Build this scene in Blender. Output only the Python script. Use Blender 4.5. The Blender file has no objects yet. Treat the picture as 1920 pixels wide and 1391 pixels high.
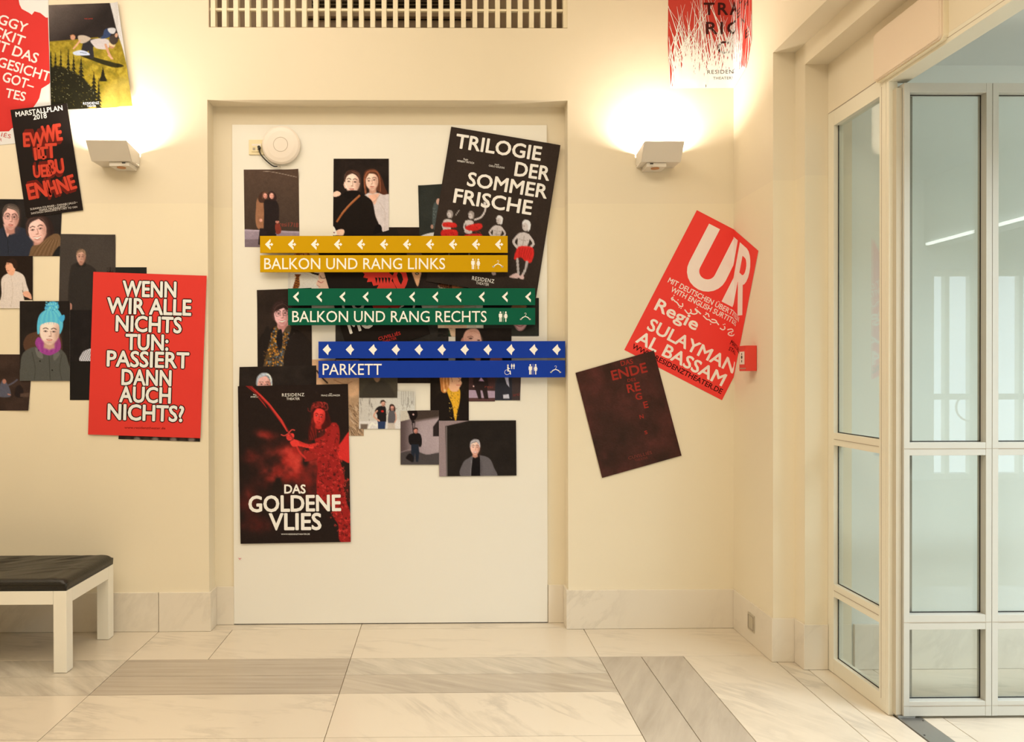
import bpy, bmesh, math, random
import numpy as np
from mathutils import Matrix, Vector

# ------------------------------------------------------------------ camera, world, lights, exposure
W, HH = 1920, 1391
F, YAW, PITCH, ROLL, PX, PY, D, H = 1443.93, .0120, -.0055, -.0023, 848.19, 709.72, 4.1318, 1.37
_cy, _sy, _cp, _sp, _cr, _sr = math.cos(YAW), math.sin(YAW), math.cos(PITCH), math.sin(PITCH), math.cos(ROLL), math.sin(ROLL)
_fw = Vector((_sy*_cp, _cy*_cp, _sp)); _rt0 = Vector((_cy, -_sy, 0)); _up0 = _rt0.cross(_fw)
_rt = _cr*_rt0 + _sr*_up0; _up = -_sr*_rt0 + _cr*_up0
EYE = Vector((0, -D, H))
scene = bpy.context.scene
COL = scene.collection
camd = bpy.data.cameras.new('camera'); cam = bpy.data.objects.new('camera', camd); COL.objects.link(cam)
camd.sensor_fit = 'HORIZONTAL'; camd.sensor_width = 36; camd.lens = 36*F/W
camd.shift_x = (W/2-PX)/W; camd.shift_y = (PY-HH/2)/W
camd.clip_start = .05; camd.clip_end = 100
cam.matrix_world = Matrix(((_rt.x, _up.x, -_fw.x, EYE.x), (_rt.y, _up.y, -_fw.y, EYE.y), (_rt.z, _up.z, -_fw.z, EYE.z), (0, 0, 0, 1)))
scene.camera = cam
scene.view_settings.view_transform = 'Standard'; scene.view_settings.look = 'None'
scene.view_settings.exposure = -0.15; scene.view_settings.gamma = 1.0
scene.view_settings.use_curve_mapping = False
scene.cycles.use_denoising = True
scene.cycles.max_bounces = 10; scene.cycles.transparent_max_bounces = 16
scene.cycles.caustics_reflective = False; scene.cycles.caustics_refractive = False
world = bpy.data.worlds.new('daylight'); scene.world = world; world.use_nodes = True
world.node_tree.nodes['Background'].inputs[0].default_value = (.75, .88, 1, 1)
world.node_tree.nodes['Background'].inputs[1].default_value = 1.2

def area_light(name, loc, size, power, colour, direction=(0, 0, -1), parent=None, spread=180):
    l = bpy.data.lights.new(name, 'AREA'); l.shape = 'RECTANGLE'; l.size, l.size_y = size
    l.energy = power; l.color = colour; l.spread = math.radians(spread)
    o = bpy.data.objects.new(name, l); COL.objects.link(o); o.location = loc
    o.rotation_euler = Vector(direction).to_track_quat('-Z', 'Y').to_euler()
    if parent: o.parent = parent
    return o
WARM = (1, .80, .55)
WALL_LAMP_POWER = 12.5
area_light('ceiling_light', (-2.0, -2.0, 4.05), (3.2, 2.6), 86, (1, .89, .73))
area_light('ceiling_light', (.2, -3.7, 4.05), (3.0, 2.2), 100, (1, .865, .64))
# daylight from the glazed end of the passage beyond the doors, and an added cool overhead fill to brighten that passage
area_light('passage_daylight', (7.1, -8.2, 1.45), (2.4, 2.8), 60, (.80, .92, 1), (0, 1, 0))
area_light('passage_fill_light', (3.9, -2.6, 3.82), (2.6, 2.6), 470, (.86, .945, 1))

# ------------------------------------------------------------------ pixel of the photograph -> point on a real plane
def ray(px, py):
    px = np.asarray(px, float); py = np.asarray(py, float)
    a = (px-PX)/F; b = -(py-PY)/F
    return [_rt[i]*a + _up[i]*b + _fw[i] for i in range(3)]
def at(px, py, Y=0.0):                       # on a plane facing the camera
    r = ray(px, py); t = (Y - EYE.y)/r[1]
    return r[0]*t, r[2]*t + H
def atX(px, py, X):                          # on a plane parallel to the right wall
    r = ray(px, py); t = X/r[0]
    return r[1]*t - D, r[2]*t + H
def d2y(d): return d - D

# ------------------------------------------------------------------ materials
def lin(c):
    c = np.asarray(c, float)/255
    return np.where(c <= .04045, c/12.92, ((c+.055)/1.055)**2.4)
LIT = np.array((.92, .78, .555))             # the warm room light: turns a colour seen in the photo into the paint's own
def own(c, lit=LIT): return np.clip(lin(c)/lit, .004, .9)
def new_mat(name):
    m = bpy.data.materials.new(name); m.use_nodes = True
    nt = m.node_tree; b = nt.nodes['Principled BSDF']
    return m, nt, b
def nd(nt, t, **kw):
    n = nt.nodes.new(t)
    for k, v in kw.items(): setattr(n, k, v)
    return n
def plain(name, col, rough=.5, metal=0, spec=.5, bump=0, bscale=60, vary=0):
    m, nt, b = new_mat(name)
    b.inputs['Base Color'].default_value = (*col, 1); b.inputs['Roughness'].default_value = rough
    b.inputs['Metallic'].default_value = metal; b.inputs['Specular IOR Level'].default_value = spec
    tc = nd(nt, 'ShaderNodeTexCoord')
    if vary:
        n = nd(nt, 'ShaderNodeTexNoise'); n.inputs['Scale'].default_value = 3.0; n.inputs['Detail'].default_value = 5
        nt.links.new(tc.outputs['Object'], n.inputs['Vector'])
        mx = nd(nt, 'ShaderNodeMix', data_type='RGBA')
        mx.inputs['A'].default_value = (*[c*(1-vary) for c in col], 1); mx.inputs['B'].default_value = (*[min(1, c*(1+vary)) for c in col], 1)
        nt.links.new(n.outputs['Fac'], mx.inputs['Factor']); nt.links.new(mx.outputs['Result'], b.inputs['Base Color'])
    if bump:
        n2 = nd(nt, 'ShaderNodeTexNoise'); n2.inputs['Scale'].default_value = bscale; n2.inputs['Detail'].default_value = 4
        nt.links.new(tc.outputs['Object'], n2.inputs['Vector'])
        bp = nd(nt, 'ShaderNodeBump'); bp.inputs['Strength'].default_value = bump; bp.inputs['Distance'].default_value = .004
        nt.links.new(n2.outputs['Fac'], bp.inputs['Height']); nt.links.new(bp.outputs['Normal'], b.inputs['Normal'])
    return m
def wall_paint():
    # cream wall paint, with the more yellow washable paint that the wall has up to 2.25 m
    m, nt, b = new_mat('cream_wall_paint')
    tc = nd(nt, 'ShaderNodeTexCoord'); sp = nd(nt, 'ShaderNodeSeparateXYZ'); nt.links.new(tc.outputs['Object'], sp.inputs[0])
    gt = nd(nt, 'ShaderNodeMath', operation='GREATER_THAN'); gt.inputs[1].default_value = 2.285
    nt.links.new(sp.outputs['Z'], gt.inputs[0])
    n = nd(nt, 'ShaderNodeTexNoise'); n.inputs['Scale'].default_value = 1.7; n.inputs['Detail'].default_value = 6
    nt.links.new(tc.outputs['Object'], n.inputs['Vector'])
    mx = nd(nt, 'ShaderNodeMix', data_type='RGBA'); mx.inputs['A'].default_value = (.83, .755, .60, 1); mx.inputs['B'].default_value = (.80, .725, .585, 1)
    nt.links.new(gt.outputs[0], mx.inputs['Factor'])
    mr = nd(nt, 'ShaderNodeMapRange'); mr.inputs['To Min'].default_value = .965; mr.inputs['To Max'].default_value = 1.03
    nt.links.new(n.outputs['Fac'], mr.inputs['Value'])
    vm = nd(nt, 'ShaderNodeVectorMath', operation='SCALE'); nt.links.new(mx.outputs['Result'], vm.inputs[0]); nt.links.new(mr.outputs[0], vm.inputs['Scale'])
    nt.links.new(vm.outputs[0], b.inputs['Base Color'])
    b.inputs['Roughness'].default_value = .55; b.inputs['Specular IOR Level'].default_value = .25
    n2 = nd(nt, 'ShaderNodeTexNoise'); n2.inputs['Scale'].default_value = 9; n2.inputs['Detail'].default_value = 3
    nt.links.new(tc.outputs['Object'], n2.inputs['Vector'])
    bp = nd(nt, 'ShaderNodeBump'); bp.inputs['Strength'].default_value = .12; bp.inputs['Distance'].default_value = .01
    nt.links.new(n2.outputs['Fac'], bp.inputs['Height']); nt.links.new(bp.outputs['Normal'], b.inputs['Normal'])
    return m
def marble(name, base, vein, amount, rot, stretch, scale=2.2, streak=0.0, rough=.22, detail=6):
    # veins run along one direction; each slab takes its own piece of stone through its random number
    m, nt, b = new_mat(name)
    tc = nd(nt, 'ShaderNodeTexCoord'); oi = nd(nt, 'ShaderNodeObjectInfo')
    off = nd(nt, 'ShaderNodeVectorMath', operation='SCALE'); off.inputs[0].default_value = (37, 53, 71)
    nt.links.new(oi.outputs['Random'], off.inputs['Scale'])
    ad = nd(nt, 'ShaderNodeVectorMath', operation='ADD'); nt.links.new(tc.outputs['Object'], ad.inputs[0]); nt.links.new(off.outputs[0], ad.inputs[1])
    r1 = nd(nt, 'ShaderNodeMapping'); r1.inputs['Rotation'].default_value = rot
    nt.links.new(ad.outputs[0], r1.inputs['Vector'])
    r2 = nd(nt, 'ShaderNodeMapping'); r2.inputs['Scale'].default_value = stretch
    nt.links.new(r1.outputs[0], r2.inputs['Vector'])
    n = nd(nt, 'ShaderNodeTexNoise'); n.inputs['Scale'].default_value = scale; n.inputs['Detail'].default_value = detail; n.inputs['Roughness'].default_value = .62
    n.inputs['Distortion'].default_value = .35
    nt.links.new(r2.outputs[0], n.inputs['Vector'])
    cr = nd(nt, 'ShaderNodeValToRGB'); e = cr.color_ramp.elements
    if streak:
        e[0].position = .30; e[0].color = (1, 1, 1, 1); e[1].position = .70; e[1].color = (0, 0, 0, 1)
    else:
        e[0].position = .445; e[0].color = (0, 0, 0, 1); e[1].position = .497; e[1].color = (1, 1, 1, 1)
        k = e.new(.56); k.color = (0, 0, 0, 1)
    nt.links.new(n.outputs['Fac'], cr.inputs[0])
    n3 = nd(nt, 'ShaderNodeTexNoise'); n3.inputs['Scale'].default_value = 2.4; n3.inputs['Detail'].default_value = 3
    nt.links.new(ad.outputs[0], n3.inputs['Vector'])
    mr = nd(nt, 'ShaderNodeMapRange'); mr.inputs['From Min'].default_value = .42; mr.inputs['From Max'].default_value = .68
    mr.inputs['To Max'].default_value = amount
    if streak: mr.inputs['To Min'].default_value = amount*.6
    nt.links.new(n3.outputs['Fac'], mr.inputs['Value'])
    ml = nd(nt, 'ShaderNodeMath', operation='MULTIPLY'); nt.links.new(cr.outputs[0], ml.inputs[0]); nt.links.new(mr.outputs[0], ml.inputs[1])
    mx = nd(nt, 'ShaderNodeMix', data_type='RGBA'); mx.inputs['A'].default_value = (*base, 1); mx.inputs['B'].default_value = (*vein, 1)
    nt.links.new(ml.outputs[0], mx.inputs['Factor'])
    # broad cloudy tone
    n4 = nd(nt, 'ShaderNodeTexNoise'); n4.inputs['Scale'].default_value = 1.1; n4.inputs['Detail'].default_value = 4
    nt.links.new(ad.outputs[0], n4.inputs['Vector'])
    m2 = nd(nt, 'ShaderNodeMapRange'); m2.inputs['To Min'].default_value = .93; m2.inputs['To Max'].default_value = 1.06
    nt.links.new(n4.outputs['Fac'], m2.inputs['Value'])
    vm = nd(nt, 'ShaderNodeVectorMath', operation='SCALE'); nt.links.new(mx.outputs['Result'], vm.inputs[0]); nt.links.new(m2.outputs[0], vm.inputs['Scale'])
    nt.links.new(vm.outputs[0], b.inputs['Base Color'])
    b.inputs['Roughness'].default_value = rough; b.inputs['Specular IOR Level'].default_value = .45
    return m
def glass_mat():
    # thin clear pane with a slight green cast: see-through plus a real mirror reflection that grows at grazing angles
    m = bpy.data.materials.new('greenish_window_glass'); m.use_nodes = True; nt = m.node_tree; nt.nodes.clear()
    out = nd(nt, 'ShaderNodeOutputMaterial'); mx = nd(nt, 'ShaderNodeMixShader'); tr = nd(nt, 'ShaderNodeBsdfTransparent'); gl = nd(nt, 'ShaderNodeBsdfGlossy')
    fr = nd(nt, 'ShaderNodeFresnel'); ge = nd(nt, 'ShaderNodeNewGeometry'); io = nd(nt, 'ShaderNodeMath', operation='MULTIPLY_ADD')
    io.inputs[1].default_value = 1/1.5-1.5; io.inputs[2].default_value = 1.5       # leaving the pane bends like entering it
    nt.links.new(ge.outputs['Backfacing'], io.inputs[0]); nt.links.new(io.outputs[0], fr.inputs['IOR'])
    tr.inputs[0].default_value = (.945, .968, .962, 1); gl.inputs['Color'].default_value = (1, 1, 1, 1); gl.inputs['Roughness'].default_value = .004
    nt.links.new(fr.outputs[0], mx.inputs[0]); nt.links.new(tr.outputs[0], mx.inputs[1]); nt.links.new(gl.outputs[0], mx.inputs[2]); nt.links.new(mx.outputs[0], out.inputs[0])
    return m
def emit_mat(name, col, s):
    m = bpy.data.materials.new(name); m.use_nodes = True; nt = m.node_tree; nt.nodes.clear()
    out = nd(nt, 'ShaderNodeOutputMaterial'); e = nd(nt, 'ShaderNodeEmission'); e.inputs[0].default_value = (*col, 1); e.inputs[1].default_value = s
    nt.links.new(e.outputs[0], out.inputs[0]); return m
def print_mat():
    m, nt, b = new_mat('printed_paper')
    a = nd(nt, 'ShaderNodeAttribute'); a.attribute_name = 'ink'
    nt.links.new(a.outputs['Color'], b.inputs['Base Color'])
    b.inputs['Roughness'].default_value = .5; b.inputs['Specular IOR Level'].default_value = .07
    tc = nd(nt, 'ShaderNodeTexCoord'); n = nd(nt, 'ShaderNodeTexNoise'); n.inputs['Scale'].default_value = 9; n.inputs['Detail'].default_value = 2
    nt.links.new(tc.outputs['Object'], n.inputs['Vector'])
    bp = nd(nt, 'ShaderNodeBump'); bp.inputs['Strength'].default_value = .25; bp.inputs['Distance'].default_value = .01
    nt.links.new(n.outputs['Fac'], bp.inputs['Height']); nt.links.new(bp.outputs['Normal'], b.inputs['Normal'])
    return m
M = dict(
    wall=wall_paint(),
    board=plain('white_board_lacquer', (.855, .845, .80), .4, spec=.3, bump=.05, bscale=6, vary=.015),
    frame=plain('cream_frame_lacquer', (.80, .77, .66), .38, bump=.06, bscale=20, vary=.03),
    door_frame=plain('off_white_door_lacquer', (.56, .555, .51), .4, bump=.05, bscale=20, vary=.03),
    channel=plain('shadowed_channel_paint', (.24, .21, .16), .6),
    frame_tan=plain('aged_frame_edge', (.55, .50, .40), .5, vary=.06),
    grille_wood=plain('cream_grille_paint', (.86, .78, .60), .5, vary=.02),
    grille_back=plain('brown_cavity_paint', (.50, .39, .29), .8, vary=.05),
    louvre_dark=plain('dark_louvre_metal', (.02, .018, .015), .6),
    louvre_edge=plain('louvre_slat_edge', (.28, .22, .15), .5),
    marble_white=marble('white_marble', (.69, .615, .505), (.42, .37, .31), .62, (0, 0, .22), (1, 4.5, 1), 1.5),
    marble_diag=marble('white_marble_diagonal_veins', (.69, .615, .505), (.42, .37, .31), .6, (0, 0, .95), (1, 3.4, 1), 1.3),
    marble_board=marble('marble_skirting_stone', (.79, .73, .635), (.52, .47, .40), .36, (.2, .9, .1), (1, 1, 2.2), 2.3, rough=.3),
    marble_lgrey=marble('pale_streaked_marble', (.66, .60, .50), (.38, .335, .28), 1.0, (0, 0, .75), (1, 6, 1), 2.6, streak=1),
    marble_grey=marble('grey_streaked_marble', (.50, .435, .355), (.33, .28, .225), .9, (0, 0, .02), (.5, 14, 1), 3.0, streak=1),
    marble_grey_d=marble('grey_marble_diagonal_streaks', (.54, .475, .39), (.33, .285, .23), 1.0, (0, 0, .45), (.8, 8, 1), 2.4, streak=1),
    marble_grey_y=marble('grey_marble_lengthwise_streaks', (.50, .44, .365), (.34, .295, .24), .95, (0, 0, -1.15), (.9, 7, 1), 2.4, streak=1),
    grout=plain('tile_joint', (.50, .42, .31), .9),
    bench=plain('white_bench_lacquer', (.88, .86, .78), .4, vary=.03),
    leather=plain('black_leather', (.013, .011, .008), .36, spec=.4, bump=.3, bscale=120),
    lamp=plain('white_lamp_metal', (.72, .68, .62), .4),
    copper=plain('copper_disc', (.55, .25, .10), .35, .4),
    plastic=plain('white_plastic', (.83, .76, .70), .35),
    plastic_y=plain('ivory_plastic', (.82, .72, .48), .4),
    groove=plain('grey_groove', (.42, .36, .29), .6),
    black=plain('black_rubber', (.015, .013, .012), .5),
    red=plain('red_alarm_plastic', (.72, .045, .03), .35),
    steel=plain('worn_steel', (.36, .35, .33), .35, .8, bump=.1, bscale=30, vary=.15),
    exit=plain('beige_cover_plastic', (.80, .67, .54), .45, vary=.02),
    passage=plain('cool_white_passage_paint', (.76, .805, .785), .6, vary=.015),
    passage_ceiling=plain('passage_ceiling_paint', (.66, .71, .72), .6),
    glass=glass_mat(),
    led=emit_mat('strip_light_tube', (.95, 1, .95), 9),
    paper=print_mat(),
    socket=plain('brushed_socket_metal', (.55, .50, .40), .4, .3),
)

# ------------------------------------------------------------------ object helpers
def obj(name, bm, m, parent=None, smooth=False):
    me = bpy.data.meshes.new(name); bm.to_mesh(me); bm.free()
    for k in (m if isinstance(m, (list, tuple)) else [m]): me.materials.append(k)
    if smooth: me.polygons.foreach_set('use_smooth', [True]*len(me.polygons))
    o = bpy.data.objects.new(name, me); COL.objects.link(o)
    if parent: o.parent = parent
    return o
def tag(o, label=None, cat=None, group=None, kind=None):
    for k, v in (('label', label), ('category', cat), ('group', group), ('kind', kind)):
        if v: o[k] = v
    return o
def empty(name, loc=(0, 0, 0)):
    o = bpy.data.objects.new(name, None); COL.objects.link(o); o.location = loc; o.empty_display_size = .1
    return o
def box(bm, x0, x1, y0, y1, z0, z1, mi=0, bev=0):
    b2 = bmesh.new()
    bmesh.ops.create_cube(b2, size=1)
    for v in b2.verts: v.co = Vector(((x0+x1)/2 + v.co.x*abs(x1-x0), (y0+y1)/2 + v.co.y*abs(y1-y0), (z0+z1)/2 + v.co.z*abs(z1-z0)))
    if bev: bmesh.ops.bevel(b2, geom=b2.edges[:], offset=bev, segments=2, affect='EDGES', profile=.6)
    for f in b2.faces: f.material_index = mi
    me = bpy.data.meshes.new('t'); b2.to_mesh(me); b2.free(); bm.from_mesh(me); bpy.data.meshes.remove(me)
    return bm
def bx(x0, x1, y0, y1, z0, z1, bev=0): return box(bmesh.new(), x0, x1, y0, y1, z0, z1, 0, bev)
def cyl(bm, c, r, h, axis='Z', seg=24, r2=None):
    R = {'Z': Matrix(), 'Y': Matrix.Rotation(math.pi/2, 4, 'X'), 'X': Matrix.Rotation(math.pi/2, 4, 'Y')}[axis]
    bmesh.ops.create_cone(bm, cap_ends=True, segments=seg, radius1=r, radius2=r if r2 is None else r2, depth=h, matrix=Matrix.Translation(c) @ R)
    return bm
def prism(pts, off):
    # a flat outline (list of 3-D points) given a thickness
    bm = bmesh.new(); vs = [bm.verts.new(p) for p in pts]; f = bm.faces.new(vs)
    r = bmesh.ops.extrude_face_region(bm, geom=[f])
    for v in r['geom']:
        if isinstance(v, bmesh.types.BMVert): v.co += Vector(off)
    bmesh.ops.recalc_face_normals(bm, faces=bm.faces[:])
    return bm
def tube(pts, r, seg=8):
    bm = bmesh.new(); rings = []; P = [Vector(p) for p in pts]
    for i, p in enumerate(P):
        t = (P[min(i+1, len(P)-1)] - P[max(i-1, 0)]).normalized()
        a = t.cross(Vector((0, 1, 0))).normalized() if abs(t.y) < .95 else t.cross(Vector((1, 0, 0))).normalized()
        b = t.cross(a)
        rings.append([bm.verts.new(p + r*(math.cos(k*2*math.pi/seg)*a + math.sin(k*2*math.pi/seg)*b)) for k in range(seg)])
    for A, B in zip(rings, rings[1:]):
        for k in range(seg): bm.faces.new((A[k], A[(k+1) % seg], B[(k+1) % seg], B[k]))
    bm.faces.new(rings[0][::-1]); bm.faces.new(rings[-1])
    bmesh.ops.recalc_face_normals(bm, faces=bm.faces[:]); return bm
def spline(pts, closed=False, n=6):
    P = [np.array(p, float) for p in pts]; L = len(P); out = []
    for i in range(L if closed else L-1):
        g = (lambda j: P[j % L]) if closed else (lambda j: P[min(max(j, 0), L-1)])
        a, b, c, d = g(i-1), g(i), g(i+1), g(i+2)
        for k in range(n):
            t = k/n
            out.append(.5*((2*b) + (c-a)*t + (2*a-5*b+4*c-d)*t*t + (3*b-a-3*c+d)*t**3))
    if not closed: out.append(P[-1])
    return [tuple(p) for p in out]

# ------------------------------------------------------------------ the room
XL, XR = -1.2549, .6714          # niche sides
ZT = 2.8374                      # niche head
NY = .107                        # niche depth
XW = 1.566                       # right wall
ZG = 3.2237                      # foot of the grille opening
XGL, XGR = at(391, 52)[0], at(1066, 52)[0]
XS1, XS2, XG = 1.672, 1.7785, 1.7785
Y1, Y2, YP = d2y(3.637), d2y(3.539), d2y(3.0745)
ZS1, ZS2 = 2.89, 2.795
CEIL = 4.1
bm = bmesh.new()
box(bm, -4.2, XL, 0, .5, 0, CEIL)
box(bm, XR, 2.3, 0, .5, 0, CEIL)
box(bm, XL, XR, 0, .5, ZT, ZG)
box(bm, XL, XR, NY, .5, 0, ZT)
box(bm, XL, XGL, 0, .5, ZG, CEIL)
box(bm, XGL, XGR, 0, .5, 3.85, CEIL)
if XGR < XR: box(bm, XGR, XR, 0, .5, ZG, CEIL)
tag(obj('wall_back', bm, M['wall']), kind='structure')
bm = bmesh.new()
YN = -3.6                        # near end of the doorway
box(bm, XW, 1.89, Y1, 0, 0, CEIL)
box(bm, XS1, 1.89, Y2, Y1, 0, ZS1)
box(bm, XW, 1.89, YN-.2, Y1, ZS1, CEIL)
box(bm, XS1, 1.89, YN-.1, Y2, ZS2, ZS1)
box(bm, XG, 1.86, YN, Y2, 2.566, ZS2)
box(bm, XW, 1.89, -7.8, YN-.2, 0, CEIL)
box(bm, XS1, 1.89, YN-.2, YN-.1, 0, ZS1)
tag(obj('wall_right', bm, M['wall']), kind='structure')
tag(obj('wall_left', bx(-4.4, -4.2, -7.8, .5, 0, CEIL), M['wall']), kind='structure')
tag(obj('wall_rear', bx(-4.4, 1.89, -8.0, -7.8, 0, CEIL), M['wall']), kind='structure')
tag(obj('ceiling', bx(-4.4, 1.89, -7.8, .5, CEIL, CEIL+.1), M['wall']), kind='structure')

# the passage beyond the glazed doors
YF = d2y(3.545)
bm = bmesh.new()
box(bm, 1.89, 9.0, YF, YF+.3, 0, 2.83)
box(bm, 1.89, 9.0, YF, YF+.3, 2.83, CEIL)
tag(obj('wall_passage_end', bm, M['passage']), kind='structure')
bm = bmesh.new()
box(bm, 1.89, 9.0, YF-1.5, YF, 2.795, 2.95)
box(bm, 1.89, 9.0, -7.8, YF-1.5, 3.84, CEIL)
box(bm, 1.89, 9.0, YF-1.5, YF-1.4, 2.95, CEIL)
tag(obj('ceiling_passage', bm, M['passage_ceiling']), kind='structure')
tag(obj('wall_passage_side', bx(9.0, 9.2, -7.8, YF, 0, CEIL), M['passage']), kind='structure')
# rear wall of the passage with a glazed opening (seen mirrored in the door panes)
bm = bmesh.new(); yr = -7.8; wx0, wx1 = 6.25, 8.05
box(bm, 1.89, wx0, yr-.25, yr, 0, CEIL); box(bm, wx1, 9.2, yr-.25, yr, 0, CEIL); box(bm, wx0, wx1, yr-.25, yr, 2.7, CEIL)
tag(obj('wall_passage_rear', bm, M['passage']), kind='structure')
wr = tag(empty('window_2', (wx0, yr, 0)), kind='structure')
for i, x in enumerate((0, .20, .52, .60, 1.16, 1.74)):
    obj('frame_stile', bx(x, x+.055, -.12, -.04, 0, 2.7), M['frame'], wr)
for z in (0, .36, 1.03, 2.62):
    obj('frame_rail', bx(0, 1.8, -.11, -.05, z, z+.075), M['frame'], wr)
obj('ring_handle', tube([(.50+.17*math.cos(k*math.tau/32), -.02, .93+.17*math.sin(k*math.tau/32)) for k in range(33)], .012, 8), M['frame'], wr)
# beam with the strip light (seen mirrored in the panes)
bm = bx(6.15, 6.45, -7.8, -3.2, 3.0, 3.84)
tag(obj('trim_1', bm, M['passage']), kind='structure')
t = tag(obj('strip_light', bx(6.11, 6.15, -7.7, -3.3, 2.99, 3.018), M['led']), 'long white strip light along the passage beam, mirrored in the door glass', 'light')

# ------------------------------------------------------------------ floor: slab bed, then each marble tile
fl = tag(empty('floor', (0, 0, 0)), kind='structure')
obj('tile_bed', bx(-4.4, 9.2, -8.0, .5, -.08, -.006), M['grout'], fl)
J = .0016
def tile(x0, x1, d0, d1, mat, rz=0):
    y0, y1 = d2y(min(d0, d1)), d2y(max(d0, d1))
    cx, cy = (x0+x1)/2, (y0+y1)/2
    o = obj('tile', bx(x0+J-cx, x1-J-cx, y0+J-cy, y1-J-cy, -.0058, 0, .0012), M[mat], fl)
    o.location = (cx, cy, 0)
A0, A1, A2 = -1.521, -.4496, .7524
R0, R1, R2, R3, R4, R5 = 4.145, 3.7166, 3.5116, 3.3073, 2.905, 2.12
for a, b in ((-3.7, -2.6), (-2.6, A0), (A0, -1.135), (-1.135, A1), (A1, A2), (A2, XW+.03)): tile(a, b, R0, R1, 'marble_white')
for a, b in ((XL-.02, A1), (A1, XR+.02)): tile(a, b, 4.26, R0, 'marble_white')
tile(-3.7, -2.6, R1, R2, 'marble_grey'); tile(-2.6, A0, R1, R2, 'marble_lgrey'); tile(A0, A1, R1, R2, 'marble_grey'); tile(A1, A2, R1, R2, 'marble_lgrey')
tile(-3.7, -2.6, R2, R3, 'marble_grey'); tile(-2.6, A0, R2, R3, 'marble_lgrey'); tile(A0, A1, R2, R3, 'marble_grey'); tile(A1, A2, R2, R3, 'marble_grey_d')
for a, b in ((-3.7, -2.6), (-2.6, A0), (A0, A1), (A1, A2)):
    tile(a, b, R3, R4, 'marble_white' if b <= A1 else 'marble_diag'); tile(a, b, R4, R5, 'marble_diag'); tile(a, b, R5, 1.3, 'marble_white'); tile(a, b, 1.3, .2, 'marble_diag')
for a, b in ((A2, .957), (.957, 1.1617)):
    tile(a, b, R1, 2.3, 'marble_grey_y'); tile(a, b, 2.3, .9, 'marble_grey_y')
tile(1.1617, 1.582, R1, 2.25, 'marble_diag'); tile(1.1617, 1.582, 2.25, .9, 'marble_diag')
tile(1.582, 1.687, 3.66, 2.4, 'marble_diag'); tile(1.582, 1.687, 2.4, .9, 'marble_diag')
tile(1.687, 1.80, 3.56, 2.4, 'marble_diag'); tile(1.687, 1.80, 2.4, .9, 'marble_diag')
for a, b in ((1.90, 1.985), (1.985, 2.9), (2.9, 3.9), (3.9, 4.9), (4.9, 5.9)):
    tile(a, b, 3.56, 2.62, 'marble_white'); tile(a, b, 2.62, 1.2, 'marble_diag')
tag(obj('threshold_plate', bx(1.803, 1.897, YN, d2y(3.3), -.005, .003, .001), M['steel']), 'worn grey steel threshold strip set in the floor under the glass door', 'threshold')
bm = bmesh.new()
for k in range(8):
    cyl(bm, (1.815 if k % 2 else 1.885, d2y(3.0-.12*k), .003), .0035, .002, seg=10)
o = obj('screw', bm, M['black'], bpy.data.objects['threshold_plate']); o['kind'] = 'stuff'

# ------------------------------------------------------------------ marble skirting, slab by slab
BZ = float(at(1200, 1105)[1])
def slab(parent, x0, x1, y0, y1, z1):
    cx, cy = (x0+x1)/2, (y0+y1)/2
    o = obj('slab', bx(x0-cx, x1-cx, y0-cy, y1-cy, .001, z1, .0015), M['marble_board'], parent); o.location = (cx, cy, 0)
bb = tag(empty('baseboard_back', (0, 0, 0)), kind='structure'); g = .0015; T = .012
for a, b in ((-4.2, -3.3), (-3.3, -2.4), (-2.4, A0), (A0, XL+T)): slab(bb, a+g, b-g, -T, 0, BZ)
slab(bb, XL, XL+T, 0, NY, BZ); slab(bb, XL+T, at(440, 1100, NY)[0]-g, NY-T, NY, BZ)
slab(bb, at(1027, 1100, NY)[0]+g, XR-T, NY-T, NY, BZ); slab(bb, XR-T, XR, 0, NY, BZ)
slab(bb, XR-T, XW-g, -T, 0, BZ)
br = tag(empty('baseboard_right', (XW, 0, 0)), kind='structure')
def slabR(x0, x1, y0, y1): 
    cx, cy = (x0+x1)/2, (y0+y1)/2
    o = obj('slab', bx(x0-cx, x1-cx, y0-cy, y1-cy, .001, BZ, .0015), M['marble_board'], br); o.location = (cx-XW, cy, 0)
slabR(XW-.008, XW, Y1-.006, -.014); slabR(XW-.006, XS1, Y1-.008, Y1); slabR(XS1-.008, XS1, Y2-.006, Y1-.01); slabR(XS1-.006, XG-.002, Y2-.008, Y2)
slab(bb, 1.9, 2.05, YF-.015, YF, BZ+.0); slab(bb, 2.053, 3.1, YF-.015, YF, BZ); slab(bb, 3.103, 4.6, YF-.015, YF, BZ)
# floor socket in the right skirting
ya, za = atX(1403, 1147, XW-.009); yb, zb = atX(1415, 1187, XW-.009)
so = tag(empty('skirting_socket', (XW-.009, float(ya+yb)/2, float(za+zb)/2)), 'small square metal socket cover set in the marble skirting of the right wall', 'socket')
w_, h_ = abs(float(ya-yb))/2, .043
obj('cover_plate', bx(-.004, .001, -w_, w_, -h_, h_, .001), M['socket'], so)
bm = bmesh.new()
for s in (-1, 1):
    box(bm, -.006, -.0045, -w_*.8, w_*.8, s*h_*.78-.0012, s*h_*.78+.0012); box(bm, -.006, -.0045, s*w_*.78-.0012, s*w_*.78+.0012, -h_*.8, h_*.8)
obj('cover_groove', bm, M['groove'], so)

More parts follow.
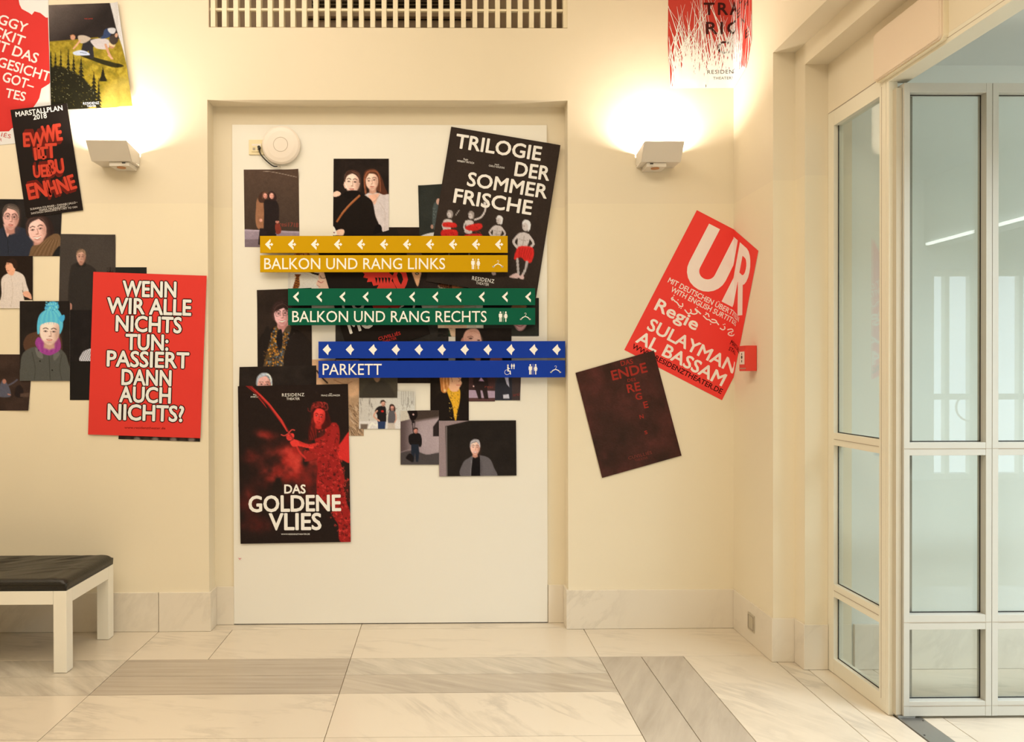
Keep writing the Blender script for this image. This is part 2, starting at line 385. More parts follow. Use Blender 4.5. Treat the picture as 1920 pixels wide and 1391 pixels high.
# ------------------------------------------------------------------ white board that fills the niche
BX0, BX1 = at(437, 700, .095)[0], at(1026, 700, .095)[0]; BZ1 = float(at(700, 234, .095)[1])
YB = .095
db = tag(empty('display_board', ((BX0+BX1)/2, YB, 0)), 'tall white board filling the wall niche, pasted with posters and photographs', 'board')
hw = (BX1-BX0)/2
obj('board_panel', bx(-hw, hw, 0, .0115, .005, BZ1, .001), M['board'], db)
obj('floor_gap_shade', bx(-hw, hw, .004, .011, .001, .005), M['black'], db)  # black strip stands in for the shade in the gap under the board

# ------------------------------------------------------------------ slatted grille over the niche
gx = (XGL+XGR)/2
gr = tag(empty('ventilation_grille', (gx, 0, ZG)), 'cream slatted ventilation grille in the wall above the niche', 'grille')
zt = 3.85
pitch = (at(1060.6, 20)[0]-at(398.5, 20)[0])/31
for k in range(32):
    x = at(398.5, 20)[0] + k*pitch - gx
    obj('slat', bx(x-.0125, x+.0125, .004, .05, .004, zt-ZG, .001), M['grille_wood'], gr)
for px_y in (19.5,):
    z = float(at(700, px_y, .02)[1]) - ZG
    for k in range(3): obj('cross_bar', bx(XGL-gx, XGR-gx, .012, .030, z-.006+k*.19, z+.006+k*.19), M['grille_wood'], gr)
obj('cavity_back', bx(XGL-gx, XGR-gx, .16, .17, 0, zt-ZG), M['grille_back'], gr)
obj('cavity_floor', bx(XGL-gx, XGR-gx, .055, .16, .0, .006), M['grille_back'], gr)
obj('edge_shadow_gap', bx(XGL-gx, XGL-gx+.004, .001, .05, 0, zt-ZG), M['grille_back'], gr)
lx0, lx1 = at(585, 10, .13)[0]-gx, at(872, 10, .13)[0]-gx; lz = float(at(700, 20, .13)[1])-ZG
lz2 = float(at(700, 30.5, .12)[1])-ZG
bm = bmesh.new(); box(bm, lx0-.03, lx1+.03, .12, .159, lz2, lz); box(bm, lx0-.03, lx0, .12, .159, lz, zt-ZG); box(bm, lx1, lx1+.03, .12, .159, lz, zt-ZG)
obj('duct_frame', bm, M['grille_back'], gr)
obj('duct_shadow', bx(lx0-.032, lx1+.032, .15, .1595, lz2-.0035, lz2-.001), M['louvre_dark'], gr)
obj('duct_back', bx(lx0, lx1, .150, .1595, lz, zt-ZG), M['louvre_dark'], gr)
for k in range(18):
    z = lz+.012+k*.0195
    if z < zt-ZG-.01: obj('louvre_blade', bx(lx0, lx1, .122, .148, z-.0016, z+.0016), M['louvre_edge'], gr)

# ------------------------------------------------------------------ wall lamps
def wall_lamp(cx, cz_top, mount_dx, label):
    zt_, zb_ = cz_top, cz_top-.088
    t = tag(empty('wall_lamp', (cx, 0, zb_)), label, 'lamp', 'uplighters on the back wall')
    h = zt_-zb_; w = .103
    # leaning front plate
    obj('front_plate', prism([(-w, -.115, 0), (w, -.115, 0), (w, -.18, h), (-w, -.18, h)], (0, .004, .002)), M['lamp'], t)
    for s in (-1, 1):
        obj('side_cheek', prism([(s*w, -.113, 0), (s*w, -.178, h), (s*w, -.004, h*.80), (s*w, -.004, .012)], (-s*.003, 0, 0)), M['lamp'], t)
    obj('base_tray', bx(-w+.003, w-.003, -.113, -.003, 0, .006), M['lamp'], t)
    obj('wall_plate', bx(-w+.003, w-.003, -.004, -.0005, 0, h*.62), M['lamp'], t)
    m0 = mount_dx
    obj('mounting_box', bx(m0-.052, m0+.052, -.104, -.002, -.022, -.0005, .002), M['lamp'], t)
    bm = bmesh.new(); cyl(bm, (m0, -.075, -.0235), .022, .003, seg=28); obj('copper_disc', bm, M['copper'], t)
    bm = bmesh.new(); cyl(bm, (m0+.03*(1 if m0 > 0 else -1), -.12, -.01), .0035, .016, axis='X', seg=10); obj('hinge_pin', bm, M['black'], t)
    bm = bmesh.new(); cyl(bm, (0, -.075, .030), .006, .12, axis='X', seg=12); obj('lamp_tube', bm, M['led_warm'], t)
    area_light('lamp_glow', (0, -.075, .045), (.13, .05), WALL_LAMP_POWER, (1, .86, .71), (0, .30, 1), parent=t, spread=170)
M['led_warm'] = emit_mat('halogen_tube', (1, .8, .55), 8)
xl = (at(161, 263, -.18)[0]+at(236, 264, -.18)[0])/2; zl = float(at(200, 263, -.18)[1])
xr = (at(1209, 265, -.18)[0]+at(1283, 265, -.18)[0])/2; zr = float(at(1245, 265, -.18)[1])
wall_lamp(float(xl), zl, .035, 'white metal wall lamp left of the niche, beside the tilted black poster')
wall_lamp(float(xr), zr, -.02, 'white metal wall lamp right of the niche, under the red and white grass poster')

# ------------------------------------------------------------------ side light (fixed glazed panel) in the doorway
def part(parent, name, x0, x1, y0, y1, z0, z1, m, bev=.0012):
    L = parent.location
    return obj(name, bx(x0-L.x, x1-L.x, y0-L.y, y1-L.y, z0-L.z, z1-L.z, bev), M[m], parent)
w1 = tag(empty('window_1', (XG, Y2, 0)), kind='structure')
XB = XG+.045
part(w1, 'frame_stile', XG, XB, d2y(3.487), Y2-.001, .002, 2.566, 'frame')
part(w1, 'frame_stile', XG, XB, YP, d2y(3.120), .002, 2.566, 'frame')
for z0, z1 in ((.002, .068), (.352, .410), (1.043, 1.100), (2.497, 2.566)):
    part(w1, 'frame_rail', XG+.001, XB-.001, d2y(3.120), d2y(3.487), z0, z1, 'frame')
for z in (.381, 1.071):
    part(w1, 'rail_joint', XG-.0006, XG+.002, d2y(3.120)+.004, d2y(3.487)-.004, z-.0012, z+.0012, 'groove', 0)
part(w1, 'stile_joint', XG-.0006, XG+.002, d2y(3.103), d2y(3.1055), .05, 2.53, 'groove', 0)
part(w1, 'rail_joint', XG-.0006, XG+.002, YP, Y2-.003, 2.5645, 2.568, 'groove', 0)
for z0, z1 in ((.068, .352), (.410, 1.043), (1.100, 2.497)):
    part(w1, 'pane', XG+.022, XG+.027, d2y(3.120), d2y(3.487), z0, z1, 'glass', 0)
    for ya, yb in ((d2y(3.487)-.005, d2y(3.487)-.001),):
        part(w1, 'seal', XG+.0195, XG+.022, ya, yb, z0, z1, 'black', 0)
    part(w1, 'seal', XG+.0195, XG+.022, d2y(3.120), d2y(3.487), z0, z0+.004, 'black', 0)
# door post beside it, with the head rail running on over the doorway
p1 = tag(empty('door_frame', (XG, YP, 0)), kind='structure')
part(p1, 'post', XG+.001, XG+.036, YP-.02, YP-.0005, .002, 2.533, 'frame')
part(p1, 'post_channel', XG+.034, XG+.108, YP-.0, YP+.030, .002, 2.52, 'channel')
part(p1, 'head_rail', XG, XG+.08, YN, YP-.001, 2.533, 2.566, 'frame')
part(p1, 'head_joint', XG-.0006, XG+.002, YN, YP-.001, 2.549, 2.551, 'groove', 0)
part(p1, 'panel_seam', XG-.0006, XG+.002, *sorted((float(atX(1763, 40, XG)[0]), float(atX(1763, 40, XG)[0])+.002)), 2.57, 2.79, 'groove', 0)

# open glazed door leaves, standing across the passage
DY = YP-.055
def leaf(name, x0, x1, sl, sr):
    t = tag(empty(name, (x0, DY, 0)), kind='structure')
    z0, z1 = .012, 2.515
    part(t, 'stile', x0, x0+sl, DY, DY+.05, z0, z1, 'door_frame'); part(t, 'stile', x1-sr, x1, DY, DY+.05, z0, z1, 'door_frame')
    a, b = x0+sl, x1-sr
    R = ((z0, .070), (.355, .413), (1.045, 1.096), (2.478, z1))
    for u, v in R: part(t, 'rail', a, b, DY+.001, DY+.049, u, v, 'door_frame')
    for z in (.384, 1.072): part(t, 'rail_joint', x0+.001, x1-.001, DY-.0006, DY+.002, z-.0011, z+.0011, 'groove', 0)
    part(t, 'rail_joint', x0+.001, x1-.001, DY-.0006, DY+.002, .052, .0535, 'groove', 0)
    for (u0, v0), (u1, v1) in zip(R, R[1:]):
        part(t, 'pane', a, b, DY+.034, DY+.039, v0, u1, 'glass', 0)
        part(t, 'seal', b-.003, b, DY+.031, DY+.034, v0, u1, 'black', 0)
        part(t, 'seal', a, b, DY+.031, DY+.034, v0, v0+.004, 'black', 0)
        part(t, 'seal', a, b, DY+.031, DY+.034, u1-.003, u1, 'black', 0)
    return t
dd = D+DY
xa = float(at(1695, 700, DY)[0]); xb = float(at(1860, 700, DY)[0])
t = leaf('door_1', xa, xb, float(at(1706, 700, DY)[0])-xa, xb-float(at(1849, 700, DY)[0]))
part(t, 'hinge_edge', xa-.0245, xa-.001, DY+.012, DY+.052, .012, 2.5, 'frame_tan')
part(t, 'floor_pivot', xa-.02, xa+.05, DY+.005, DY+.045, .0035, .0115, 'steel')
t = leaf('door_2', xb+.002, xb+.72, .024, .05)

# blank rounded plate on the fascia over the side light
Xp = XG-.03
ya, yb = float(atX(1636, 100, Xp)[0]), float(atX(1763, 100, Xp)[0])
zb0 = float(atX(1636, 158, Xp)[1]); zb1 = float(atX(1636, 64, Xp)[1])
bm = bmesh.new(); cy_, cz_ = (ya+yb)/2, (zb0+zb1)/2; hy, hz, rr = abs(ya-yb)/2, (zb1-zb0)/2, .018
pts = []
for cx_, cz__, a0 in ((hy-rr, hz-rr, 0), (-hy+rr, hz-rr, 90), (-hy+rr, -hz+rr, 180), (hy-rr, -hz+rr, 270)):
    for k in range(6):
        a = math.radians(a0+k*18); pts.append((0, cx_+rr*math.cos(a), cz__+rr*math.sin(a)))
ep = tag(empty('cover_plate', (XG, cy_, cz_)), 'blank beige rounded cover plate on the fascia above the glazed side panel', 'plate')
b = prism(pts, (-.018, 0, 0)); obj('plate_body', b, M['grille_wood'], ep)
b = prism([(-.018, p[1]*.985, p[2]*.95) for p in pts], (-.012, 0, 0))
bmesh.ops.bevel(b, geom=[e for e in b.edges if all(abs(v.co.x+.03) < 1e-5 for v in e.verts)], offset=.004, segments=3, affect='EDGES')
obj('plate_front', b, M['exit'], ep)

# ------------------------------------------------------------------ bench
xr_ = float(at(123.7, 1180, d2y(3.55))[0]); yb0, yb1 = d2y(3.555), d2y(4.06)
BL = 1.5
bn = tag(empty('bench', (xr_-BL/2, (yb0+yb1)/2, 0)), 'low white wooden bench with a black leather seat pad at the left wall', 'bench')
hx, hy = BL/2, (yb1-yb0)/2; zt_ = .378
for sx in (-1, 1):
    for sy in (-1, 1):
        x1_ = sx*hx; y1_ = sy*hy
        obj('leg', bx(min(x1_, x1_-sx*.06), max(x1_, x1_-sx*.06), min(y1_, y1_-sy*.06), max(y1_, y1_-sy*.06), .002, zt_, .0015), M['bench'], bn)
for sy in (-1, 1):
    obj('long_rail', bx(-hx+.061, hx-.061, min(sy*hy, sy*(hy-.03)), max(sy*hy, sy*(hy-.03)), zt_-.062, zt_, .001), M['bench'], bn)
for sx in (-1, 1):
    obj('end_rail', bx(min(sx*hx, sx*(hx-.03)), max(sx*hx, sx*(hx-.03)), -hy+.061, hy-.061, zt_-.062, zt_, .001), M['bench'], bn)
bm = bmesh.new(); nx, ny, th = 150, 50, .052
V = []
random.seed(4)
def pad_z(x, y):
    ex = 1-min(1, (hx-abs(x))/.035); ey = 1-min(1, (hy-abs(y))/.03)
    r = min(1, math.sqrt(ex*ex+ey*ey))
    z = th*(.62+.38*math.sqrt(max(0, 1-r*r)))
    # creases fan in from the sides of the leather
    s = 0
    for (cx_, cy_, ang, L, wv, am) in CREASE:
        u = (x-cx_)*math.cos(ang)+(y-cy_)*math.sin(ang); v = -(x-cx_)*math.sin(ang)+(y-cy_)*math.cos(ang)
        s += am*math.exp(-(u/L)**2)*math.exp(-(v/wv)**2)
    return z+s*(1-r)
CREASE = [(random.uniform(.1, .62), random.uniform(-.1, .18), random.uniform(.35, .8), random.uniform(.06, .14), random.uniform(.008, .014), random.choice((-1, 1))*random.uniform(.0025, .005)) for _ in range(26)]
CREASE += [(hx-.07, 0, 1.5, .5, .02, .003)]
for j in range(ny+1):
    row = []
    for i in range(nx+1):
        x = -hx+2*hx*i/nx; y = -hy+2*hy*j/ny
        row.append(bm.verts.new((x, y, zt_+.001+pad_z(x, y))))
    V.append(row)
for j in range(ny):
    for i in range(nx): bm.faces.new((V[j][i], V[j][i+1], V[j+1][i+1], V[j+1][i]))
edge = [V[0][i] for i in range(nx+1)]+[V[j][nx] for j in range(1, ny+1)]+[V[ny][i] for i in range(nx-1, -1, -1)]+[V[j][0] for j in range(ny-1, 0, -1)]
low = [bm.verts.new((v.co.x*.998, v.co.y*.996, zt_+.001)) for v in edge]
for k in range(len(edge)):
    bm.faces.new((edge[k], low[k], low[(k+1) % len(edge)], edge[(k+1) % len(edge)]))
bm.faces.new(low)
bmesh.ops.recalc_face_normals(bm, faces=bm.faces[:])
pad = obj('seat_pad', bm, M['leather'], bn, smooth=True)
obj('pad_seam', tube([(-hx+.01, -hy-.0006, zt_+.031), (hx-.004, -hy-.0006, zt_+.031), (hx+.0006, -hy+.006, zt_+.031), (hx+.0006, hy-.01, zt_+.031)], .0016, 6), M['leather'], pad)

# ------------------------------------------------------------------ round access point, its socket and cable on the board
cx_, cz_ = at(528.5, 274, YB); r_ = float(at(564.5, 274, YB)[0]-cx_); cx_, cz_ = float(cx_), float(cz_)
ap = tag(empty('access_point', (cx_, YB, cz_)), 'round white wireless access point at the upper left of the white board', 'device')
bm = bmesh.new(); cyl(bm, (0, -.010, 0), r_*.9, .018, 'Y', 64); obj('back_shell', bm, M['plastic'], ap)
bm = bmesh.new(); prof = [(0, -.034), (r_*.36, -.034), (r_*.37, -.032), (r_*.38, -.0338), (r_*.7, -.032), (r_*.9, -.028), (r_*.98, -.022), (r_, -.016), (r_*.97, -.012)]
rings = []
for (rad, yy) in prof[1:]:
    rings.append([bm.verts.new((rad*math.cos(k*math.tau/72), yy, rad*math.sin(k*math.tau/72))) for k in range(72)])
c0 = bm.verts.new((0, -.034, 0))
for k in range(72): bm.faces.new((c0, rings[0][k], rings[0][(k+1) % 72]))
for a, b in zip(rings, rings[1:]):
    for k in range(72): bm.faces.new((a[k], b[k], b[(k+1) % 72], a[(k+1) % 72]))
bm.faces.new(rings[-1]); bmesh.ops.recalc_face_normals(bm, faces=bm.faces[:])
obj('dome', bm, M['plastic'], ap, smooth=False)
obj('light_ring', tube([(r_*.365*math.cos(k*math.tau/64), -.0336, r_*.365*math.sin(k*math.tau/64)) for k in range(65)], .0011, 6), M['groove'], ap)
sx_, sz_ = [float(v) for v in at(481, 276.5, YB)]
sk = tag(empty('wall_socket', (sx_, YB, sz_)), 'ivory data socket left of the round white access point', 'socket')
obj('socket_plate', bx(-.041, .041, -.007, 0, -.041, .041, .003), M['plastic_y'], sk)
obj('socket_insert', bx(-.026, .030, -.011, -.007, -.026, .020, .0015), M['plastic_y'], sk)
obj('label_window', bx(-.024, .028, -.0116, -.011, .006, .016), M['plastic'], sk)
for s in (-1, 1): obj('port', bx(.002+s*.013-.007, .002+s*.013+.007, -.0117, -.011, -.018, -.004), M['groove'], sk)
P0 = [at(*p, YB-.02) for p in spline([(486, 277), (486.5, 284), (490, 291), (498, 300), (506, 307), (513, 311.3), (521, 311.5)], n=5)]
n_ = len(P0)
cbl = tag(empty('network_cable', (float(P0[0][0]), YB, float(P0[0][1]))), 'short black cable from the ivory socket to the round access point', 'cable')
Lc = cbl.location
obj('cord', tube([(float(p[0])-Lc.x, -.020+.006*min(1, abs(i-n_/2)/(n_/2)), float(p[1])-Lc.z) for i, p in enumerate(P0)], .0035, 8), M['black'], cbl)
bm = bmesh.new(); cyl(bm, (0, -.020, .002), .008, .018, 'Y', 16); cyl(bm, (0, -.018, -.006), .006, .012, 'Z', 12); obj('plug', bm, M['black'], cbl)
obj('plug_end', bx(float(P0[-1][0])-Lc.x-.004, float(P0[-1][0])-Lc.x+.012, -.018, -.010, float(P0[-1][1])-Lc.z-.003, float(P0[-1][1])-Lc.z+.003, .001), M['groove'], cbl)

# ------------------------------------------------------------------ red fire alarm point on the right wall
Xa = XW-.06
ya, yb = float(atX(1397, 672, Xa)[0]), float(atX(1386, 672, Xa)[0]); zc = float(atX(1390, 672, Xa)[1])
fa = tag(empty('fire_alarm', (XW, (ya+yb)/2, zc)), 'red fire alarm call point on the right wall beside the tilted red poster', 'alarm')
hy = abs(yb-ya)/2+.002; hz = .064
obj('housing', bx(-.06, -.001, -hy, hy, -hz, hz, .004), M['red'], fa)
obj('label_plate', bx(-.0615, -.0602, -hy*.75, hy*.75, -.030, .034), M['plastic'], fa)
bm = bmesh.new(); cyl(bm, (-.0622, 0, .006), .008, .002, 'X', 14); box(bm, -.063, -.0615, -.003, .003, -.02, -.008); box(bm, -.063, -.0615, -.003, .003, .018, .026)
obj('press_mark', bm, M['black'], fa)
obj('cover_lip', bx(-.0605, -.058, -hy-.001, hy+.001, -hz*.35-.03, -hz*.35-.026), M['groove'], fa)

# ------------------------------------------------------------------ flat print: posters, photographs and lettering
_tc = {}
def glyphs(s, bold=0.0, spacing=1.0):
    k = (s, bold, spacing)
    if k in _tc: return _tc[k]
    c = bpy.data.curves.new('t', 'FONT'); c.body = s; c.size = 1; c.offset = bold; c.resolution_u = 3; c.space_character = spacing
    o = bpy.data.objects.new('t', c); COL.objects.link(o)
    me = bpy.data.meshes.new_from_object(o)
    v = np.array([tuple(p.co)[:2] for p in me.vertices]).reshape(-1, 2); f = [tuple(p.vertices) for p in me.polygons]
    bpy.data.meshes.remove(me); bpy.data.objects.remove(o); bpy.data.curves.remove(c)
    _tc[k] = (v, f); return v, f
CAP = float(glyphs('H')[0][:, 1].max())
def text2d(s, p0, p1, cap, bold=0.0, spacing=1.0, skew=0.0):
    # the ink runs from p0 to p1 along the baseline, capitals are `cap` high (photo pixels)
    v, f = glyphs(s, bold, spacing)
    x0, x1 = v[:, 0].min()+bold, v[:, 0].max()-bold
    p0 = np.array(p0, float); p1 = np.array(p1, float); L = np.hypot(*(p1-p0)); e = (p1-p0)/L; n = np.array((e[1], -e[0]))
    u = (v[:, 0]-x0)/(x1-x0)*L; w = v[:, 1]/CAP*cap
    return p0 + (u+skew*w)[:, None]*e + w[:, None]*n, f
def ribbon2d(pts, w, w1=None):
    P = [np.array(p, float) for p in pts]; L = []; R = []
    for i, p in enumerate(P):
        t = P[min(i+1, len(P)-1)]-P[max(i-1, 0)]; t = t/(np.hypot(*t)+1e-9); n = np.array((-t[1], t[0]))
        ww = w if w1 is None else w+(w1-w)*i/(len(P)-1)
        L.append(p+n*ww/2); R.append(p-n*ww/2)
    v = np.array(L+R); m = len(P); return v, [(i, i+1, m+i+1, m+i) for i in range(m-1)]
def disc2d(cx, cy, rx, ry=None, n=20):
    ry = ry or rx
    return np.array([(cx+rx*math.cos(k*math.tau/n), cy+ry*math.sin(k*math.tau/n)) for k in range(n)]), [tuple(range(n))]
_rng = np.random.default_rng(7)
def vnoise(x, y, scale, seed=0, octv=3):
    out = np.zeros_like(x); amp = 1; tot = 0
    for o in range(octv):
        r = np.random.default_rng(seed*17+o); T = r.random((64, 64))
        u = x/scale*(2**o)+o*11.3; v = y/scale*(2**o)+o*5.1
        i = np.floor(u).astype(int); j = np.floor(v).astype(int); fu = u-i; fv = v-j; fu = fu*fu*(3-2*fu); fv = fv*fv*(3-2*fv)
        g = lambda a, b: T[a % 64, b % 64]
        out += amp*((g(i, j)*(1-fu)+g(i+1, j)*fu)*(1-fv)+(g(i, j+1)*(1-fu)+g(i+1, j+1)*fu)*fv); tot += amp; amp *= .5
    return out/tot
class Print:
    def __init__(s, quad, base, cell=1.2, Y=YB, layer=1, fold=False, curl=None, outline=None, lit=1.0):
        s.lit = lit
        s.q = [np.array(p, float) for p in quad]; s.base = np.array(base, float); s.Y = Y - .0016*layer; s.fold = fold; s.curl = curl; s.ov = []; s.outline = outline
        w = np.hypot(*(s.q[1]-s.q[0])); h = np.hypot(*(s.q[3]-s.q[0]))
        s.nu, s.nv = max(1, int(w/cell)), max(1, int(h/cell)); s.cell = cell
        U, V = np.meshgrid(np.linspace(0, 1, s.nu+1), np.linspace(0, 1, s.nv+1)); s.U, s.V = U, V
        P = [(1-U)*(1-V), U*(1-V), U*V, (1-U)*V]
        s.x = sum(P[k]*s.q[k][0] for k in range(4)); s.y = sum(P[k]*s.q[k][1] for k in range(4))
        s.c = np.empty(s.x.shape+(3,)); s.c[:] = s.base
    # --- soft painting on the sheet's own grid (photo-pixel coordinates, 0-255 colours as the print shows them)
    def mix(s, a, col): s.c += (np.array(col, float)-s.c)*np.clip(a, 0, 1)[..., None]; return s
    def el(s, cx, cy, rx, ry, col, soft=.8, rot=0, a=1):
        c, d = math.cos(math.radians(rot)), math.sin(math.radians(rot)); X = (s.x-cx)*c+(s.y-cy)*d; Y = -(s.x-cx)*d+(s.y-cy)*c
        r = np.sqrt((X/rx)**2+(Y/ry)**2); m = (1-r)*min(rx, ry)
        return s.mix(a*np.clip(.5+m/soft, 0, 1), col)
    def pg(s, pts, col, soft=1.0, a=1, smooth=False):
        if smooth: pts = spline(pts, True, 5)
        P = np.array(pts, float); lo = P.min(0)-soft-1; hi = P.max(0)+soft+1
        idx = np.where((s.x > lo[0]) & (s.x < hi[0]) & (s.y > lo[1]) & (s.y < hi[1]))
        if not len(idx[0]): return s
        x, y = s.x[idx], s.y[idx]; ins = np.zeros(len(x), bool); dist = np.full(len(x), 1e9)
        for (x0, y0), (x1, y1) in zip(P, np.roll(P, -1, 0)):
            if y0 != y1:
                cr = ((y0 > y) != (y1 > y)) & (x < (x1-x0)*(y-y0)/(y1-y0)+x0); ins ^= cr
            L = (x1-x0)**2+(y1-y0)**2+1e-9; t = np.clip(((x-x0)*(x1-x0)+(y-y0)*(y1-y0))/L, 0, 1)
            dist = np.minimum(dist, np.hypot(x-x0-t*(x1-x0), y-y0-t*(y1-y0)))
        m = np.clip(.5+np.where(ins, dist, -dist)/soft, 0, 1)*a
        s.c[idx] += (np.array(col, float)-s.c[idx])*m[:, None]; return s
    def bl(s, pts, col, soft=1.0, a=1): return s.pg(pts, col, soft, a, True)
    def ln(s, pts, w, col, a=1, soft=.8, smooth=True):
        if smooth and len(pts) > 2: pts = spline(pts, False, 4)
        P = np.array(pts, float); dist = np.full(s.x.shape, 1e9)
        for (x0, y0), (x1, y1) in zip(P[:-1], P[1:]):
            L = (x1-x0)**2+(y1-y0)**2+1e-9; t = np.clip(((s.x-x0)*(x1-x0)+(s.y-y0)*(y1-y0))/L, 0, 1)
            dist = np.minimum(dist, np.hypot(s.x-x0-t*(x1-x0), s.y-y0-t*(y1-y0)))
        return s.mix(a*np.clip(.5+(w/2-dist)/soft, 0, 1), col)
    def gr(s, p0, p1, c0, c1, a=1):
        p0 = np.array(p0, float); p1 = np.array(p1, float); d = p1-p0; t = np.clip(((s.x-p0[0])*d[0]+(s.y-p0[1])*d[1])/(d@d), 0, 1)[..., None]
        return s.mix(np.full(s.x.shape, float(a)), np.array(c0, float)*(1-t)+np.array(c1, float)*t)
    def mixv(s, a, col): return s.mix(a, col)
    def noise(s, scale, amt, seed=1, where=None, octv=3, sx=1, sy=1):
        n = (vnoise(s.x*sx, s.y*sy, scale, seed, octv)-.5)*2*amt
        if where is not None: n = n*where
        s.c *= (1+n)[..., None]; return s
    def speck(s, box_, cols, n, r, seed=0):
        rg = random.Random(seed)
        for _ in range(n): s.el(rg.uniform(box_[0], box_[2]), rg.uniform(box_[1], box_[3]), rg.uniform(.5, 1)*r, rg.uniform(.5, 1)*r, rg.choice(cols), 1)
        return s
    def face(s, cx, cy, w, h, skin, tilt=0, glasses=False, smile=0, turn=0, a=1, eyes=True):
        sk = np.array(skin, float); dk = sk*np.array((.55, .42, .36)); T = math.radians(tilt)
        def r(x, y): return (cx+(x*math.cos(T)-y*math.sin(T))*w, cy+(x*math.sin(T)+y*math.cos(T))*h)
        if w > 13: s.pg([r(-.24, .25), r(.24, .25), r(.27, .62), r(0, .70), r(-.27, .62)], sk*np.array((.80, .72, .68)), w*.1)
        s.pg(spline([r(-.5, -.1), r(-.4, -.42), r(0, -.5), r(.4, -.42), r(.5, -.1), r(.44, .2), r(.24, .42), r(0, .5), r(-.24, .42), r(-.44, .2)], True, 4), skin, w*.07+.4, a)
        s.el(*r(.38 if turn <= 0 else -.38, .08), w*.16, h*.36, dk, w*.26, tilt, .42*a)
        s.el(*r(-.1, -.25), w*.3, h*.14, np.minimum(255, sk*1.1+6), w*.25, tilt, .5*a)
        s.el(*r(0, .40), w*.26, h*.07, dk, w*.14, tilt, .35*a)
        if w < 9: 
            s.ln([r(-.26+turn*.1, -.04), r(-.1+turn*.1, -.04)], w*.1, dk, .7); s.ln([r(.1+turn*.1, -.04), r(.28+turn*.1, -.04)], w*.1, dk, .7); s.ln([r(-.14, .26), r(.16, .26)], w*.09, dk, .6); return s
        t = turn*.12
        if eyes:
            for q in (-1, 1):
                ex = q*.2+t
                s.ln([r(ex-.12, -.13), r(ex, -.17), r(ex+.12, -.13)], h*.035, dk*.5, .85)
                s.el(*r(ex, -.035), w*.105, h*.035, dk*.8, .8, tilt, .8)
                s.el(*r(ex, -.035), w*.07, h*.022, (225, 210, 195), .6, tilt, .6)
                s.el(*r(ex, -.035), w*.035, h*.028, (25, 18, 15), .6, tilt, 1)
        s.ln([r(t*1.3+.04, -.05), r(t*1.6+.08, .12), r(t*1.4-.02, .16)], w*.04, dk, .6)
        s.el(*r(t*1.5+.03, .165), w*.08, h*.014, dk, 1, tilt, .7)
        lip = sk*np.array((.74, .42, .38))
        if smile: s.pg(spline([r(-.2+t, .24), r(t, .29), r(.2+t, .24), r(.1+t, .35), r(-.1+t, .35)], True, 4), (235, 222, 210), .8); s.ln([r(-.21+t, .235), r(t, .28), r(.21+t, .235)], h*.02, lip, .9); s.ln([r(-.15+t, .32), r(t, .37), r(.15+t, .32)], h*.025, lip, .8)
        else: s.ln([r(-.14+t, .285), r(t, .27), r(.14+t, .285)], h*.022, lip*.75, .9); s.ln([r(-.1+t, .315), r(t, .325), r(.1+t, .315)], h*.035, lip*1.1, .7)
        if glasses:
            for q in (-1, 1):
                ex = q*.22+t
                s.ln([r(ex-.15, -.1), r(ex+.15, -.1), r(ex+.14, .05), r(ex-.13, .06), r(ex-.15, -.1)], .7, (30, 22, 20), .8, smooth=False)
        return s
    def hair(s, cx, cy, w, h, col, tilt=0, length=.3, vol=.08, fringe=0, part=-.08, seed=1):
        T = math.radians(tilt); col = np.array(col, float)
        def r(x, y): return (cx+(x*math.cos(T)-y*math.sin(T))*w, cy+(x*math.sin(T)+y*math.cos(T))*h)
        o = [(-.47-vol, length), (-.53-vol, -.05), (-.47-vol*.8, -.36), (-.22, -.54-vol*.4), (.05, -.57-vol*.4), (.30, -.52-vol*.4), (.49+vol*.8, -.34), (.53+vol, -.05), (.47+vol, length)]
        i = [(.44, length), (.47, -.02), (.40, -.20+fringe*.5), (.22, -.33+fringe), (part+.05, -.39+fringe), (part-.03, -.39+fringe), (-.28, -.31+fringe), (-.42, -.18+fringe*.5), (-.47, -.02), (-.44, length)]
        s.pg([r(*q) for q in spline(o, False, 4)+spline(i, False, 4)], col, max(.8, w*.05))
        rg_ = random.Random(seed)
        for k in range(int(5+w*.5)):
            sg = -1 if k % 2 else 1; t = rg_.uniform(.1, 1); c_ = col*rg_.choice((.55, 1.45, 1.8))
            s.ln([r(part, -.42-.12*t), r(sg*(.30+.1*t), -.30-.16*t), r(sg*(.48+vol*t), min(length, -.02)), r(sg*(.46+vol*t), max(length, -.02))], max(.6, w*.03), np.minimum(255, c_+4), .55)
        return s
    # --- crisp shapes printed on top
    def add(s, vf, col, level=1, clip=False, jit=True): s.ov.append((np.asarray(vf[0], float), vf[1], np.array(col, float), level, clip, jit)); return s
    def tx(s, st, p0, p1, cap, col=(238, 225, 200), bold=.02, spacing=1.0, level=1, clip=False, skew=0, outline=None):
        def fat(q0, q1, c_, lev, rad):
            # heavier strokes: the same outline set down again a fraction to each side
            for k in range(9 if rad > .12 else 1):
                dx, dy = (rad*math.cos(k*.785), rad*math.sin(k*.785)) if k < 8 and rad > .12 else (0, 0)
                s.add(text2d(st, (q0[0]+dx, q0[1]+dy), (q1[0]+dx, q1[1]+dy), cap, 0, spacing, skew), c_, lev+.06*k, clip, False)
        rad = bold/CAP*cap
        if outline: fat(p0, p1, (44, 20, 16), level, rad+outline)
        fat(p0, p1, col, level+(.8 if outline else 0), rad); return s
    def shape(s, pts, col, level=1, clip=False, smooth=False):
        if smooth: pts = spline(pts, True, 5)
        return s.add((np.array(pts, float), [tuple(range(len(pts)))]), col, level, clip)
